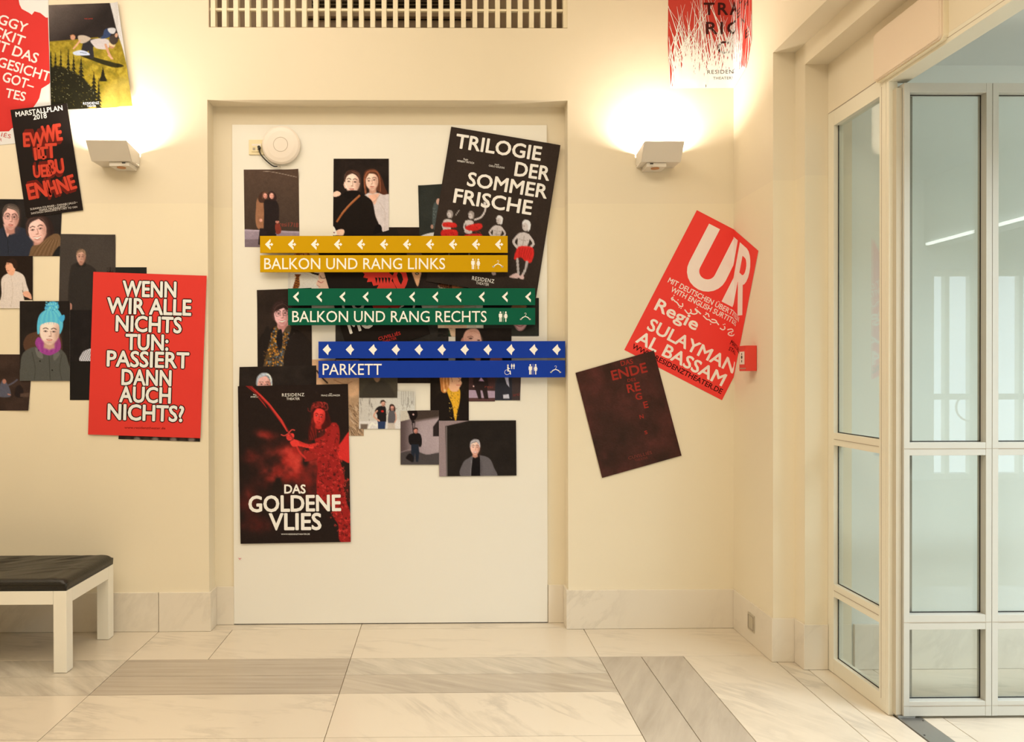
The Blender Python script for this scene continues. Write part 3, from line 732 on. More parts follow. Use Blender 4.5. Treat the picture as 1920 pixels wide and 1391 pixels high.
    def uv(s, x, y):
        a = s.q[1]-s.q[0]; b = s.q[3]-s.q[0]; det = a[0]*b[1]-a[1]*b[0]; dx, dy = x-s.q[0][0], y-s.q[0][1]
        return (dx*b[1]-dy*b[0])/det, (a[0]*dy-a[1]*dx)/det
    def to3(s, x, y, off):
        X, Z = at(x, y, s.Y if not s.fold else 0.0)
        if s.curl is not None:
            u, v = s.uv(x, y); off = off + s.curl(np.clip(u, 0, 1), np.clip(v, 0, 1))
        if s.fold:
            f = X > XW; base = -s.Y
            return np.stack([np.where(f, XW-base-off, np.minimum(X, XW-base-off)), np.where(f, np.minimum(-(X-XW), -base-off), s.Y-off), Z], -1)
        return np.stack([X, np.full_like(X, s.Y)-off, Z], -1)
    def build(s, name, label, cat, group=None):
        g_ = 1.0 if s.cell < 3 else 0.0
        s.c *= (1+.02*g_*_rng.standard_normal(s.x.shape))[..., None]; s.c += 1.2*g_*_rng.standard_normal(s.x.shape)[..., None]; s.c = np.clip(s.c, 0, 255)
        VV, FF, CC = [], [], []; n = 0
        th = .0007
        if s.fold or s.outline is not None:
            out = s.outline if s.outline is not None else s.q
            s.ov.insert(0, (np.array(out, float), [tuple(range(len(out)))], s.base, 0, False, False))
            P = np.array(out, float)
            if s.fold:                          # pass the edge through the corner of the room
                Q = []
                for a, b in zip(P, np.roll(P, -1, 0)):
                    Q.append(a)
                    if (a[0]-FX)*(b[0]-FX) < 0: Q.append(a+(b-a)*(FX-a[0])/(b[0]-a[0]))
                P = np.array(Q)
            px, py = P[:, 0], P[:, 1]
        else:
            v = s.to3(s.x.ravel(), s.y.ravel(), np.zeros(s.x.size)); VV.append(v); CC.append(s.c.reshape(-1, 3))
            i = np.arange(s.nv)[:, None]*(s.nu+1)+np.arange(s.nu)[None]; i = i.ravel()
            FF += np.stack([i, i+s.nu+1, i+s.nu+2, i+1], 1).tolist(); n = len(v)
            e = np.concatenate([np.arange(s.nu), (np.arange(s.nv)+1)*(s.nu+1)-1, s.nv*(s.nu+1)+np.arange(s.nu, 0, -1), np.arange(s.nv, 0, -1)*(s.nu+1)])
            px, py = s.x.ravel()[e], s.y.ravel()[e]
        a = s.to3(px, py, np.zeros(len(px))); b = s.to3(px, py, np.full(len(px), -th)); k = len(px)
        VV += [a, b]; CC += [np.tile((200, 180, 150), (2*k, 1))]
        FF += [(n+i, n+(i+1) % k, n+k+(i+1) % k, n+k+i) for i in range(k)]; n += 2*k
        for v, f, col, lev, clip, jt in s.ov:
            if s.fold or clip:
                bm = bmesh.new(); vs = [bm.verts.new((p[0], p[1], 0)) for p in v]
                for q in f:
                    try: bm.faces.new([vs[i] for i in q])
                    except ValueError: pass
                if clip:
                    cen = sum(s.q)/4
                    R = s.q if s.outline is None else [np.array(p, float) for p in s.outline]
                    for p, q in zip(R, R[1:]+R[:1]):
                        nn = np.array((-(q-p)[1], (q-p)[0])); nn = nn*np.sign(nn@(p-cen))
                        bmesh.ops.bisect_plane(bm, geom=bm.verts[:]+bm.edges[:]+bm.faces[:], plane_co=(*p, 0), plane_no=(*nn, 0), clear_outer=True)
                if s.fold: bmesh.ops.bisect_plane(bm, geom=bm.verts[:]+bm.edges[:]+bm.faces[:], plane_co=(FX, 0, 0), plane_no=(1, 0, 0))
                bmesh.ops.triangulate(bm, faces=bm.faces[:]); bm.verts.index_update()
                v = np.array([(p.co.x, p.co.y) for p in bm.verts]).reshape(-1, 2); f = [tuple(p.index for p in q.verts) for q in bm.faces]; bm.free()
                if not len(v): continue
            # each face of a layer lies a hair above the next, so overlapping strokes never share a plane
            idx = [i for q in f for i in q]
            sizes = [len(q) for q in f]; v = v[idx]; m_ = 0; f = []
            jit = np.repeat([(j*5 % 11)*.00002*jt for j in range(len(sizes))], sizes)
            for z_ in sizes: f.append(tuple(range(m_, m_+z_))); m_ += z_
            VV.append(s.to3(v[:, 0], v[:, 1], .00028*lev+jit)); CC.append(np.tile(col, (len(v), 1)))
            FF += [tuple(n+i for i in q) for q in f]; n += len(v)
        V = np.concatenate(VV); C = np.concatenate(CC); org = V.mean(0) if not s.fold else np.array((XW, 0, V[:, 2].mean())); V = V-org
        me = bpy.data.meshes.new(name); me.from_pydata(V.tolist(), [], FF)
        at_ = me.color_attributes.new('ink', 'FLOAT_COLOR', 'POINT')
        cc = np.concatenate([own(C, LIT*s.lit), np.ones((len(C), 1))], 1); at_.data.foreach_set('color', cc.astype(np.float32).ravel())
        me.materials.append(M['paper']); me.update()
        o = bpy.data.objects.new(name, me); COL.objects.link(o); o.location = org
        return tag(o, label, cat, group)
FX = None
def _fx():
    # photo x of the room corner, found once
    lo, hi = 1300, 1450
    for _ in range(40):
        m = (lo+hi)/2
        if at(m, 600)[0] < XW: lo = m
        else: hi = m
    return (lo+hi)/2
FX = _fx()
def unf(x, y):
    # a photo pixel on the right wall -> the pixel it would have if the sheet went on flat past the corner
    Yw, Z = atX(x, y, XW); X = XW+(-Yw)
    c = Matrix((_rt, _up, _fw)) @ (Vector((X, 0, float(Z)))-EYE)
    return (PX+F*c[0]/c[2], PY-F*c[1]/c[2])
WHITE = (240, 226, 203); BLK = (38, 28, 20); DK = (48, 38, 30)
def lift(side, amt, width=.12):
    # paper that stands off the wall along one edge or corner
    def f(u, v):
        t = {'r': u, 'l': 1-u, 'b': v, 't': 1-v, 'br': (u+v)/2, 'tr': (u+1-v)/2, 'tl': (2-u-v)/2, 'bl': (1-u+v)/2}[side]
        k = np.clip((t-(1-width))/width, 0, 1); return amt*k*k
    return f

# ------------------------------------------------------------------ wayfinding signs: coloured strips on stand-offs
SY = .047
def strip(name, x0, x1, y0, y1, col, label, bits, grp):
    (X0, Z1), (X1, Z0) = [tuple(map(float, at(*p, SY))) for p in ((x0, y0), (x1, y1))]
    t = tag(empty(name, ((X0+X1)/2, SY, (Z0+Z1)/2)), label, 'sign', grp); L = t.location
    key = 'sign_%d' % col[0]
    if key not in M: M[key] = plain('sign_enamel_%s' % {217: 'yellow', 20: 'green', 30: 'blue'}[col[0]], tuple(own(col, LIT*1.22)), .5, spec=.05, vary=.005)
    obj('strip_panel', bx(X0-L.x, X1-L.x, 0, .012, Z0-L.z, Z1-L.z, .0006), M[key], t)
    for k in range(3):
        x = X0+(X1-X0)*(.12+.38*k)-L.x
        bm = bmesh.new(); cyl(bm, (x, .012+(YB-SY-.012-.012)/2, 0), .006, YB-SY-.012-.012, 'Y', 12); obj('stand_off', bm, M['steel'], t)
    for nm, vfs in bits:
        V, FF = [], []
        for v, f in vfs:
            n = len(V); X, Z = at(v[:, 0], v[:, 1], SY-.0005); V += [(a-L.x, -.0005, b-L.z) for a, b in zip(X, Z)]; FF += [tuple(n+i for i in q) for q in f]
        me = bpy.data.meshes.new(nm); me.from_pydata(V, [], FF); me.materials.append(M['sign_white']); me.update()
        o = bpy.data.objects.new(nm, me); COL.objects.link(o); o.parent = t
    return t
M['sign_white'] = plain('sign_white_film', (.97, .97, .97), .5, spec=.15)
def words(s, p0, p1, cap, bold):
    # each word of the line a piece of its own
    v, f = text2d(s, p0, p1, cap, bold); fs = sorted(f, key=lambda q: min(v[i, 0] for i in q)); out = []; hi = None
    for q in fs:
        a, b = min(v[i, 0] for i in q), max(v[i, 0] for i in q)
        if hi is None or a-hi > 4.6: out.append([])
        hi = b if hi is None else max(hi, b); out[-1].append(q)
    r = []
    for fl_ in out:
        ids = sorted({i for q in fl_ for i in q}); mp = {i: k for k, i in enumerate(ids)}
        r.append(('lettering', [(v[ids], [tuple(mp[i] for i in q) for q in fl_])]))
    return r
def poly(x, y, pts): return (np.array([(x+a, y+b) for a, b in pts], float), [tuple(range(len(pts)))])
def arrows(kind, x0, dx, y):
    S = {'y': [(0, 0), (10.3, -10.2), (10.9, -5.2), (8.2, -2.4), (10, -.6), (12.8, -3), (15.6, 0), (12.8, 3), (10, .6), (8.2, 2.4), (10.9, 5.2), (10.3, 10.2)],
         'g': [(0, 0), (10.4, -9.8), (10.9, -5.2), (5.8, 0), (10.9, 5.4), (10.4, 10.4)],
         'b': [(0, 0), (5, -5), (10, -10.2), (11.4, -5), (16, 0), (11.2, 5), (10, 10.6), (5, 5.2)]}[kind]
    return [('arrow', [poly(x0+k*dx, y, S)]) for k in range(11)]
def toilet(x, y, h=19.5):      # man, dividing line, woman
    k = h/19.5; o = []
    o.append(disc2d(x+3.4*k, y+1.7*k, 1.7*k, n=14)); o.append(disc2d(x+13.4*k, y+1.7*k, 1.7*k, n=14))
    o.append(poly(x, y, [(a*k, b*k) for a, b in [(.2, 5), (1, 4), (5.8, 4), (6.6, 5), (6.6, 11), (5.6, 11), (5.6, 19.5), (3.7, 19.5), (3.7, 12), (3.1, 12), (3.1, 19.5), (1.2, 19.5), (1.2, 11), (.2, 11)]]))
    o.append(poly(x, y, [(a*k, b*k) for a, b in [(8.2, -.3), (8.55, -.3), (8.55, 20), (8.2, 20)]]))
    o.append(poly(x, y, [(a*k, b*k) for a, b in [(11.6, 4), (15.2, 4), (17, 9.8), (15.9, 10.2), (15, 8), (16.4, 12.6), (14.6, 12.6), (14.6, 19.5), (13.6, 19.5), (13.6, 12.6), (13.2, 12.6), (13.2, 19.5), (12.2, 19.5), (12.2, 12.6), (10.4, 12.6), (11.8, 8), (10.9, 10.2), (9.8, 9.8)]]))
    return ('toilet_symbol', o)
def hanger(x, y, w=20):
    k = w/20
    return ('hanger_symbol', [ribbon2d([(x+1*k, y+12.5*k), (x+5.5*k, y+8.4*k), (x+10*k, y+6.6*k), (x+14.5*k, y+8.4*k), (x+19*k, y+12.5*k)], 1.7*k),
        disc2d(x+1.6*k, y+12*k, 1.8*k, 1.4*k, 10), disc2d(x+18.4*k, y+12*k, 1.8*k, 1.4*k, 10),
        ribbon2d(spline([(x+10*k, y+6.8*k), (x+10*k, y+4.6*k), (x+11.6*k, y+3*k), (x+11.2*k, y+.6*k), (x+9.2*k, y+.4*k), (x+8.4*k, y+1.8*k)], n=4), .55*k)])
def wheelchair(x, y):
    o = [ribbon2d([(x+5+4.6*math.cos(a), y+14.6+4.6*math.sin(a)) for a in [math.radians(-70-14*i) for i in range(21)]], .7)]
    o += [disc2d(x+6.6, y+1.6, 1.6, n=12), poly(x, y, [(5.3, 3.6), (7.8, 3.6), (8, 7), (10.6, 7.3), (10.6, 8.5), (8, 8.4), (8.1, 11.4), (11.6, 11.6), (12.2, 18.8), (10.4, 18.8), (9.8, 13.4), (5.5, 13.2)])]
    for q in (13, 17.2):
        o += [disc2d(x+q+.8, y-.6, .8, n=10), poly(x+q-.9, y+.6, [(0, 0), (3.2, 0), (2.9, 4), (2.4, 4), (2.4, 8), (.9, 8), (.9, 4), (.3, 4)])]
    return ('wheelchair_symbol', o)
YEL, GRN, BLU = (217, 158, 6), (20, 94, 61), (30, 61, 145)
strip('direction_sign', 487.5, 952, 442.2, 473.7, YEL, 'yellow sign strip with eleven white left arrows, above the yellow lettering', arrows('y', 496.7, 43.13, 458.2), None)
strip('direction_sign', 487.5, 952, 478.4, 509.8, YEL, 'yellow sign strip reading BALKON UND RANG LINKS', words('BALKON UND RANG LINKS', (495.5, 504.5), (834.5, 504.5), 20.4, .004)+[toilet(883.3, 484.8, 19.8), hanger(923.6, 488)], None)
strip('direction_sign', 540, 1003.5, 540.8, 572, GRN, 'green sign strip with eleven white left chevrons, above the green lettering', arrows('g', 549.2, 43.54, 556.3), None)
strip('direction_sign', 540, 1003.5, 577.8, 608.8, GRN, 'green sign strip reading BALKON UND RANG RECHTS', words('BALKON UND RANG RECHTS', (548, 603.6), (912.3, 603.6), 20.4, .004)+[toilet(935, 583.8, 19.4), hanger(975, 586.5)], None)
strip('direction_sign', 597, 1060, 640.2, 670.9, BLU, 'blue sign strip with eleven white diamond arrows, above the blue lettering', arrows('b', 605, 43.05, 655.3), None)
tb = strip('direction_sign', 597, 1060, 676.5, 707.4, BLU, 'blue sign strip reading PARKETT', words('PARKETT', (605, 702.6), (715.6, 702.6), 20.4, .004)+[wheelchair(945.8, 683.2), toilet(991, 682.6, 19.4), hanger(1031.5, 685.5, 20.5)], None)

# ------------------------------------------------------------------ photographs and posters on the niche board
G = 'photographs pasted on the white board'
GP = 'theatre posters on the board and walls'
# two women arm in arm before a dark wall
p = Print([(457, 318), (560, 317.5), (561.5, 463), (459, 463)], (82, 62, 46), layer=1, curl=lift('tr', .012, .12))
p.gr((457, 317), (457, 430), (84, 62, 46), (66, 50, 38)); p.pg([(455, 430), (565, 434), (565, 470), (455, 470)], (150, 128, 128), 1.2); p.pg([(455, 430), (565, 434), (565, 437), (455, 433)], (175, 152, 150), 1)
p.pg([(455, 449), (565, 447), (565, 470), (455, 470)], (120, 100, 98), 1.5)
p.ln([(493, 321), (515, 323), (556, 332)], .8, (190, 165, 135), .8)
p.bl([(481, 377), (486, 369), (494, 371), (495, 386), (497, 425), (493, 429), (483, 428), (479, 412), (480, 390)], (150, 100, 66), 1.2)
p.bl([(484, 372), (489, 361), (497, 359), (500, 366), (498, 378), (488, 380)], (70, 45, 32), 1); p.face(497.5, 367, 8, 11, (224, 150, 122), 8); p.hair(497.5, 367, 8.6, 12, (96, 62, 42), 8, .5, .15)
p.bl([(495, 378), (505, 373), (516, 375), (523, 388), (522, 420), (515, 440), (505, 445), (495, 442), (495, 400)], (38, 28, 24), 1.2)
p.bl([(503, 372), (503, 362), (510, 358), (517, 364), (518, 374), (510, 377)], (50, 32, 26), 1); p.face(509.5, 367, 8.5, 12, (226, 158, 130)); p.hair(509.5, 367, 9, 13, (70, 44, 34), 0, .3, .08)
p.pg([(487, 428), (497, 428), (503, 443), (494, 462), (484, 458)], (40, 30, 28), 1); p.pg([(503, 440), (518, 438), (518, 463), (506, 463)], (40, 30, 28), 1)
p.el(520, 416, 3.4, 2.4, (225, 150, 120)); p.bl([(516, 422), (522, 419), (527, 428), (526, 437), (518, 438)], (128, 52, 36), 1); p.ln([(517, 422), (520, 414), (524, 422)], 1, (120, 48, 34))
p.el(489, 413, 3, 3, (215, 150, 120)); p.noise(6, .06, 3)
p.tx('resi1718', (524, 424), (559, 426), 8, (140, 62, 46), .01)
p.build('photo_print', 'brown toned photo of two women arm in arm, below the round white device', 'photograph', G)
# two women, one in black with a strap, one in a white shirt
p = Print([(625.5, 297.5), (729, 297.5), (729, 444), (624.5, 444)], (34, 24, 18), layer=2)
p.noise(14, .25, 5)
p.bl([(683, 335), (684, 322), (694, 317), (706, 320), (716, 334), (722, 352), (728, 366), (716, 366), (706, 356), (690, 352)], (84, 44, 26), 1.5)
p.bl([(678, 372), (690, 362), (705, 361), (718, 365), (735, 372), (735, 450), (705, 450), (694, 400), (684, 380)], (206, 186, 168), 1.2)
p.pg([(690, 366), (712, 362), (703, 384), (697, 380)], (226, 168, 132), 2); p.ln([(700, 378), (696, 400), (700, 440)], 1.5, (175, 152, 135), .6)
p.ln([(712, 380), (722, 400), (720, 440)], 1.5, (180, 158, 140), .5); p.ln([(686, 366), (697, 381), (712, 366)], 1.2, (170, 145, 125), .8)
p.face(697.5, 339, 25, 36, (240, 192, 158), -6, turn=-.3); p.hair(697.5, 339, 25, 36, (98, 54, 32), -6, .62, .12, 0, -.15, 2)
p.ln([(646.5, 342), (645.5, 347), (647.5, 352)], 2.4, (226, 176, 142))
p.bl([(625, 372), (640, 364), (655, 358), (668, 355), (684, 366), (698, 378), (704, 405), (712, 425), (716, 450), (622, 450)], (26, 18, 13), 1.5)
p.face(660.5, 342, 29, 42, (244, 198, 165), 3, turn=-.2); p.hair(660.5, 342, 29, 42, (62, 38, 26), 3, -.06, -.01, .0, -.02, 3)
p.ln([(647, 345), (650, 352)], 1.5, (240, 215, 190)); p.bl([(645, 362), (655, 357), (672, 358), (676, 367), (660, 372), (646, 370)], (22, 15, 11), 1)
p.ln([(674, 367), (655, 385), (642, 400), (632, 415)], 3.4, (158, 88, 44)); p.ln([(674, 365), (655, 383), (640, 400)], .8, (205, 135, 85), .8)
p.bl([(625, 362), (632, 358), (639, 362), (636, 367), (626, 369)], (238, 188, 152), .8); p.bl([(626, 436), (636, 430), (645, 431), (643, 441), (628, 440)], (235, 185, 148), .8)
p.bl([(624, 424), (629, 430), (631, 440), (624, 440)], (232, 222, 212), .8); p.el(626.5, 436, 1.5, 1, (120, 30, 30))
p.bl([(704, 424), (712, 421), (716, 428), (715, 444), (700, 444)], (18, 12, 10), 1); p.noise(5, .05, 8)
p.build('photo_print', 'photo of two dark-haired women side by side, one in a white shirt', 'photograph', G)
# dark strip behind
p = Print([(727, 426), (792, 426), (792, 470), (727, 470)], (40, 28, 20), 3, layer=1); p.noise(12, .2, 2); p.build('photo_print', 'black photo edge showing just above the yellow arrow strip', 'photograph', G)
p = Print([(784, 348), (848, 343.5), (851, 470), (787, 470)], (44, 44, 36), layer=2, curl=lift('tl', .006)); p.noise(20, .1, 3)
p.bl([(812, 388), (818, 378), (824, 382), (830, 390), (830, 430), (812, 428)], (70, 74, 66), 1.5); p.speck((812, 390, 828, 426), [(120, 122, 110), (60, 62, 55)], 60, .8, 2)
p.el(822, 378, 4, 6, (198, 150, 122)); p.el(810, 425, 2.6, 4, (170, 125, 100)); p.bl([(790, 442), (805, 437), (820, 436), (820, 446), (788, 446)], (215, 205, 190), 1)
p.build('photo_print', 'dark green photo half hidden behind the big black poster with white title', 'photograph', G)
# man with plaid tie, second man in a hat
p = Print([(539.5, 452), (645, 452), (645, 547), (540, 547)], (226, 210, 182), layer=1)
p.pg([(536, 470), (572, 478), (562, 512), (545, 505), (540, 540), (536, 560)], (224, 208, 180), 6, .6); p.pg([(540, 476), (545, 476), (545, 548), (540, 548)], (205, 190, 165), 2, .6)
p.bl([(551, 478), (563, 472), (580, 474), (582, 500), (566, 508), (553, 500)], (214, 152, 118), 1.2); p.speck((552, 474, 580, 484), [(150, 95, 66), (230, 176, 140), (120, 70, 50)], 60, 1.4, 3)
p.pg([(552, 514), (565, 514), (561, 519), (562, 534), (556, 549), (546, 549), (553, 526), (555, 519)], (120, 62, 28), .8)
for k in range(6): p.ln([(552+k*.5, 518+k*5), (562, 521+k*5)], .8, (205, 132, 40), .9, smooth=False); p.ln([(554, 522+k*5), (561, 517+k*5)], .8, (48, 36, 30), .8, smooth=False)
p.ln([(570, 512), (590, 520), (600, 530)], 1, (190, 172, 145), .6)
p.bl([(578, 508), (600, 512), (625, 500), (650, 500), (650, 550), (615, 530), (600, 518), (585, 513)], (28, 18, 13), 1); p.bl([(599, 512), (612, 510), (622, 520), (627, 552), (600, 552), (598, 540), (593, 532), (597, 524)], (236, 186, 150), 1)
p.ln([(600, 517), (604, 522), (611, 520), (613, 514)], 1, (60, 30, 20)); p.ln([(596, 527), (602, 530), (606, 528)], 1.4, (180, 90, 75)); p.ln([(594, 534), (600, 538)], 1, (170, 100, 80), .8)
p.ln([(620, 512), (622, 530), (626, 548)], 2, (90, 50, 34)); p.build('photo_print', 'photo of a man with a plaid tie, between the yellow and green signs', 'photograph', G)
# photo with an eye, right of the red lion poster
p = Print([(752, 450), (848, 450), (848, 548), (752, 548)], (44, 32, 25), layer=2); p.noise(18, .2, 5); p.pg([(762, 472), (789, 472), (794, 484), (764, 484)], (128, 102, 98), 1.5)
p.bl([(772, 505), (789, 508), (787, 524), (783, 537), (777, 524)], (226, 164, 112), 1); p.el(782, 513, 3.6, 2.4, (50, 30, 20), .8); p.el(782, 513, 1.4, 1.2, (220, 190, 150), .5)
p.build('photo_print', 'dark photo of a face with one eye showing, right of the red lion', 'photograph', G)
# close-up of skin and hair between the green strips
p = Print([(821, 527), (893, 536), (893, 615), (821, 615)], (230, 186, 144), layer=2); p.noise(9, .1, 6)
p.bl([(820, 526), (846, 531), (886, 541), (886, 545), (850, 542), (826, 538), (822, 534)], (120, 66, 36), 2); 
for k in range(14): p.ln([(822+k*3, 529+k*.6), (835+k*4, 533+k*.7)], .8, (60, 30, 18) if k % 2 else (214, 150, 96), .8)
p.pg([(855, 541), (893, 536), (893, 541)], (40, 30, 24), 1); p.bl([(830, 576), (870, 572), (893, 578), (893, 616), (850, 618), (832, 608)], (228, 176, 134), 3)
p.pg([(870, 572), (893, 572), (893, 616), (876, 616)], (214, 196, 160), 1.5); p.ln([(822, 576), (850, 573), (880, 574)], 1.2, (190, 120, 84), .6); p.build('photo_print', 'close-up skin toned photo behind the right end of the green signs', 'photograph', G)
p = Print([(821, 604), (854, 604), (854, 631), (821, 631)], (42, 58, 36), layer=1); p.noise(6, .15, 6); p.bl([(828, 604), (856, 604), (856, 634), (846, 630), (842, 618), (832, 613)], (212, 172, 130), 1); p.ln([(829, 610), (836, 616), (850, 614)], 1, (110, 66, 44), .8)
p.build('photo_print', 'small green and skin toned photo corner just under the green lettering', 'photograph', G)
# woman chin right
p = Print([(905, 558), (1010.5, 558.5), (1010.5, 630), (907, 630)], (42, 38, 30), layer=2); p.noise(14, .18, 4)
p.bl([(960, 584), (962, 574), (975, 571), (986, 576), (990, 596), (986, 612), (978, 620), (968, 618), (962, 608)], (216, 158, 142), 1.4)
p.bl([(958, 580), (962, 571), (975, 568), (988, 574), (980, 578), (966, 577)], (176, 120, 76), 1.5); p.ln([(968, 610), (976, 612), (982, 609)], 1.5, (160, 80, 80)); p.bl([(905, 612), (955, 604), (975, 622), (1005, 612), (1010, 632), (905, 632)], (48, 46, 36), 3)
p.ln([(964, 606), (970, 616), (978, 619), (986, 612)], .8, (120, 74, 66), .7)
p.build('photo_print', 'dark photo whose smiling chin shows below the green sign, at the right', 'photograph', G)
# bald man
p = Print([(854, 615.5), (959, 615.5), (959, 700), (854, 700)], (34, 26, 20), layer=3); p.noise(14, .2, 7)
p.bl([(867, 655), (868, 634), (874, 620), (886, 615.5), (896, 618), (901, 628), (903, 645), (902, 668), (895, 690), (878, 690), (869, 672)], (206, 148, 118), 1.4)
p.el(893, 640, 10, 12, (226, 174, 144), 8, a=.7); p.ln([(877, 632), (883, 630.5), (887, 632)], 1.4, (110, 66, 50), .8); p.el(882.5, 634.5, 3.4, 1.4, (74, 44, 34), 1); p.el(897.5, 638, 2.6, 1.4, (74, 44, 34), 1); p.ln([(876, 624), (888, 621), (898, 626)], .8, (165, 108, 82), .7)
p.bl([(864, 640), (868, 633), (870, 645), (868, 652)], (186, 122, 96), 1); p.bl([(918, 676), (925, 668), (938, 668), (942, 676), (940, 700), (920, 700)], (206, 132, 118), 1.4); p.bl([(868, 672), (880, 670), (892, 676), (884, 700), (870, 700)], (60, 66, 74), 2)
p.build('photo_print', 'photo of a bald man, his forehead just above the blue arrow strip', 'photograph', G)
# dark wide photo behind the MO poster
p = Print([(629, 600), (841, 600), (841, 690), (629, 690)], (46, 40, 32), 2, layer=1); p.noise(26, .22, 9); p.build('photo_print', 'wide dark grey photo behind the tilted poster with the red lion', 'photograph', G)
# laughing woman with scarf
p = Print([(482, 544), (584, 539.5), (585, 691), (483, 689)], (44, 33, 25), layer=2, curl=lift('tl', .006)); p.noise(22, .18, 3)
p.bl([(486, 640), (492, 626), (510, 616), (530, 612), (556, 618), (574, 632), (585, 650), (585, 692), (484, 692), (483, 655)], (34, 26, 20), 1.6)
p.bl([(514, 590), (516, 572), (526, 566), (542, 566), (550, 580), (548, 602), (538, 612), (520, 606)], (34, 22, 17), 1.4)
p.bl([(521, 600), (530, 608), (541, 604), (543, 620), (532, 632), (521, 622)], (212, 150, 132), 1.2)
p.face(528.5, 589, 31, 44, (232, 170, 156), -4, glasses=True, smile=1); p.hair(528.5, 589, 31, 44, (50, 33, 27), -4, .22, .12, .14, .1, 4)
p.bl([(516, 612), (524, 620), (528, 640), (518, 664), (504, 686), (494, 688), (492, 672), (502, 650), (508, 628)], (90, 64, 32), 1.4)
p.bl([(540, 610), (546, 616), (538, 640), (534, 660), (530, 690), (494, 692), (500, 672), (520, 655), (527, 636), (530, 624)], (84, 66, 44), 1.4)
p.speck((500, 616, 520, 686), [(206, 138, 48), (32, 40, 52), (96, 110, 112), (180, 110, 36), (28, 24, 24)], 150, 1.7, 4); p.speck((520, 622, 543, 690), [(206, 138, 48), (40, 52, 68), (96, 110, 112), (180, 110, 36), (24, 24, 26)], 150, 1.7, 5)
p.bl([(520, 622), (528, 618), (530, 640), (526, 655), (519, 645)], (30, 24, 22), 1.2); p.ln([(552, 624), (544, 634)], 1, (150, 130, 110), .8); p.bl([(486, 650), (500, 612), (508, 628), (500, 660), (492, 690), (482, 690)], (36, 28, 22), 2)
p.bl([(540, 640), (560, 622), (582, 645), (586, 692), (534, 692)], (38, 29, 23), 2); p.speck((493, 652, 500, 688), [(120, 82, 40), (44, 36, 30)], 16, 1.2, 6)
p.build('photo_print', 'photo of a laughing woman with glasses and a patterned scarf', 'photograph', G)
# older man behind the red poster
p = Print([(449, 688), (593, 685), (593, 800), (447, 800)], (38, 30, 24), 1.6, layer=3); p.noise(20, .22, 4); p.face(495.5, 722, 27, 40, (224, 160, 138)); p.hair(495.5, 722, 27, 40, (160, 162, 158), 0, .0, .03, -.03, .1, 6)
p.el(493, 712, 8, 4, (222, 165, 145), 3); p.build('photo_print', 'dark photo of a grey-haired man peeping out above the red sword poster', 'photograph', G)
# big face close-up
p = Print([(585, 674), (682, 674), (682, 817), (587, 817)], (206, 158, 112), layer=2); p.noise(12, .1, 3)
p.ln([(628, 673), (634, 690), (650, 702), (668, 702), (676, 690)], 1.2, (60, 34, 22)); p.ln([(594, 695), (602, 706), (614, 718)], 3, (60, 44, 34)); p.ln([(626, 712), (646, 720), (660, 715)], 1.6, (150, 98, 66), .6)
p.pg([(655, 745), (684, 740), (684, 820), (655, 820)], (168, 132, 94), 8)
rg = random.Random(5)
for k in range(90):
    x = rg.uniform(654, 682); y = rg.uniform(752, 815); p.ln([(x, y), (x+rg.uniform(3, 9), y+rg.uniform(5, 14))], .9, rg.choice([(70, 50, 34), (220, 190, 150), (120, 90, 62), (50, 36, 26)]), .75)
p.build('photo_print', 'close-up photo of a skin toned bearded face, right of the red sword poster', 'photograph', G)
p = Print([(673.5, 660), (746, 660), (745, 745.5), (673.5, 745.5)], (72, 62, 46), layer=5); p.noise(20, .14, 5); p.bl([(680, 745), (686, 722), (700, 714), (718, 714), (732, 724), (738, 746)], (60, 52, 40), 4); p.bl([(700, 706), (712, 706), (711, 714), (705, 716)], (150, 112, 78), 1.4)
p.build('photo_print', 'plain dark olive photo just under the blue PARKETT strip', 'photograph', G)
p = Print([(745, 640), (812, 640), (811, 718.4), (745, 718.4)], (38, 28, 20), 2, layer=2); p.noise(14, .2, 2); p.build('photo_print', 'black photo edge under the blue sign, above a bare patch of board', 'photograph', G)
# couple in front of a house front
p = Print([(673, 733), (778, 733.5), (778, 804), (673, 804)], (206, 190, 164), layer=3, curl=lift('tr', .02, .25)); 
p.gr((673, 734), (778, 734), (196, 182, 158), (206, 196, 172)); rg = random.Random(3)
for k in range(70): x = rg.choice((677, 692, 697, 753, 758, 763, 766, 771))+rg.uniform(-2, 2); y = rg.uniform(745, 790); p.ln([(x, y), (x+.3, y+rg.uniform(3, 8))], .9, rg.choice([(130, 118, 104), (170, 156, 138), (90, 80, 70)]), .6)
for x in (752, 756, 760, 765, 770, 774): p.pg([(x, 733), (x+1.6, 733), (x+1.6, 760), (x, 760)], (160, 150, 132), 1, .7)
p.pg([(673, 790), (778, 786), (778, 806), (673, 806)], (216, 202, 180), 2); p.ln([(692, 802), (698, 793), (705, 798), (711, 788)], 3, (235, 226, 210), .8); p.pg([(676, 795), (690, 795), (688, 806), (676, 806)], (110, 92, 74), 2)
p.bl([(703, 770), (710, 762), (722, 762), (724, 775), (723, 792), (709, 792), (707, 778)], (34, 28, 26), 1); p.ln([(707, 770), (701, 780), (711, 789)], 3, (206, 150, 118)); p.pg([(708, 790), (723, 790), (722, 805), (709, 805)], (44, 56, 80), 1)
p.face(718.5, 757, 7.5, 10, (205, 148, 118)); p.bl([(713, 757), (714, 751), (720, 750), (724, 755), (720, 753), (716, 754)], (60, 44, 32), 1); p.el(717, 771, 2.6, 2, (190, 40, 30))
p.bl([(729, 772), (735, 769), (741, 772), (740, 794), (728, 794)], (92, 84, 80), 1); p.ln([(741, 773), (743, 784), (740, 792)], 2, (205, 150, 120)); p.pg([(727, 793), (740, 793), (741, 805), (727, 805)], (196, 176, 150), 1)
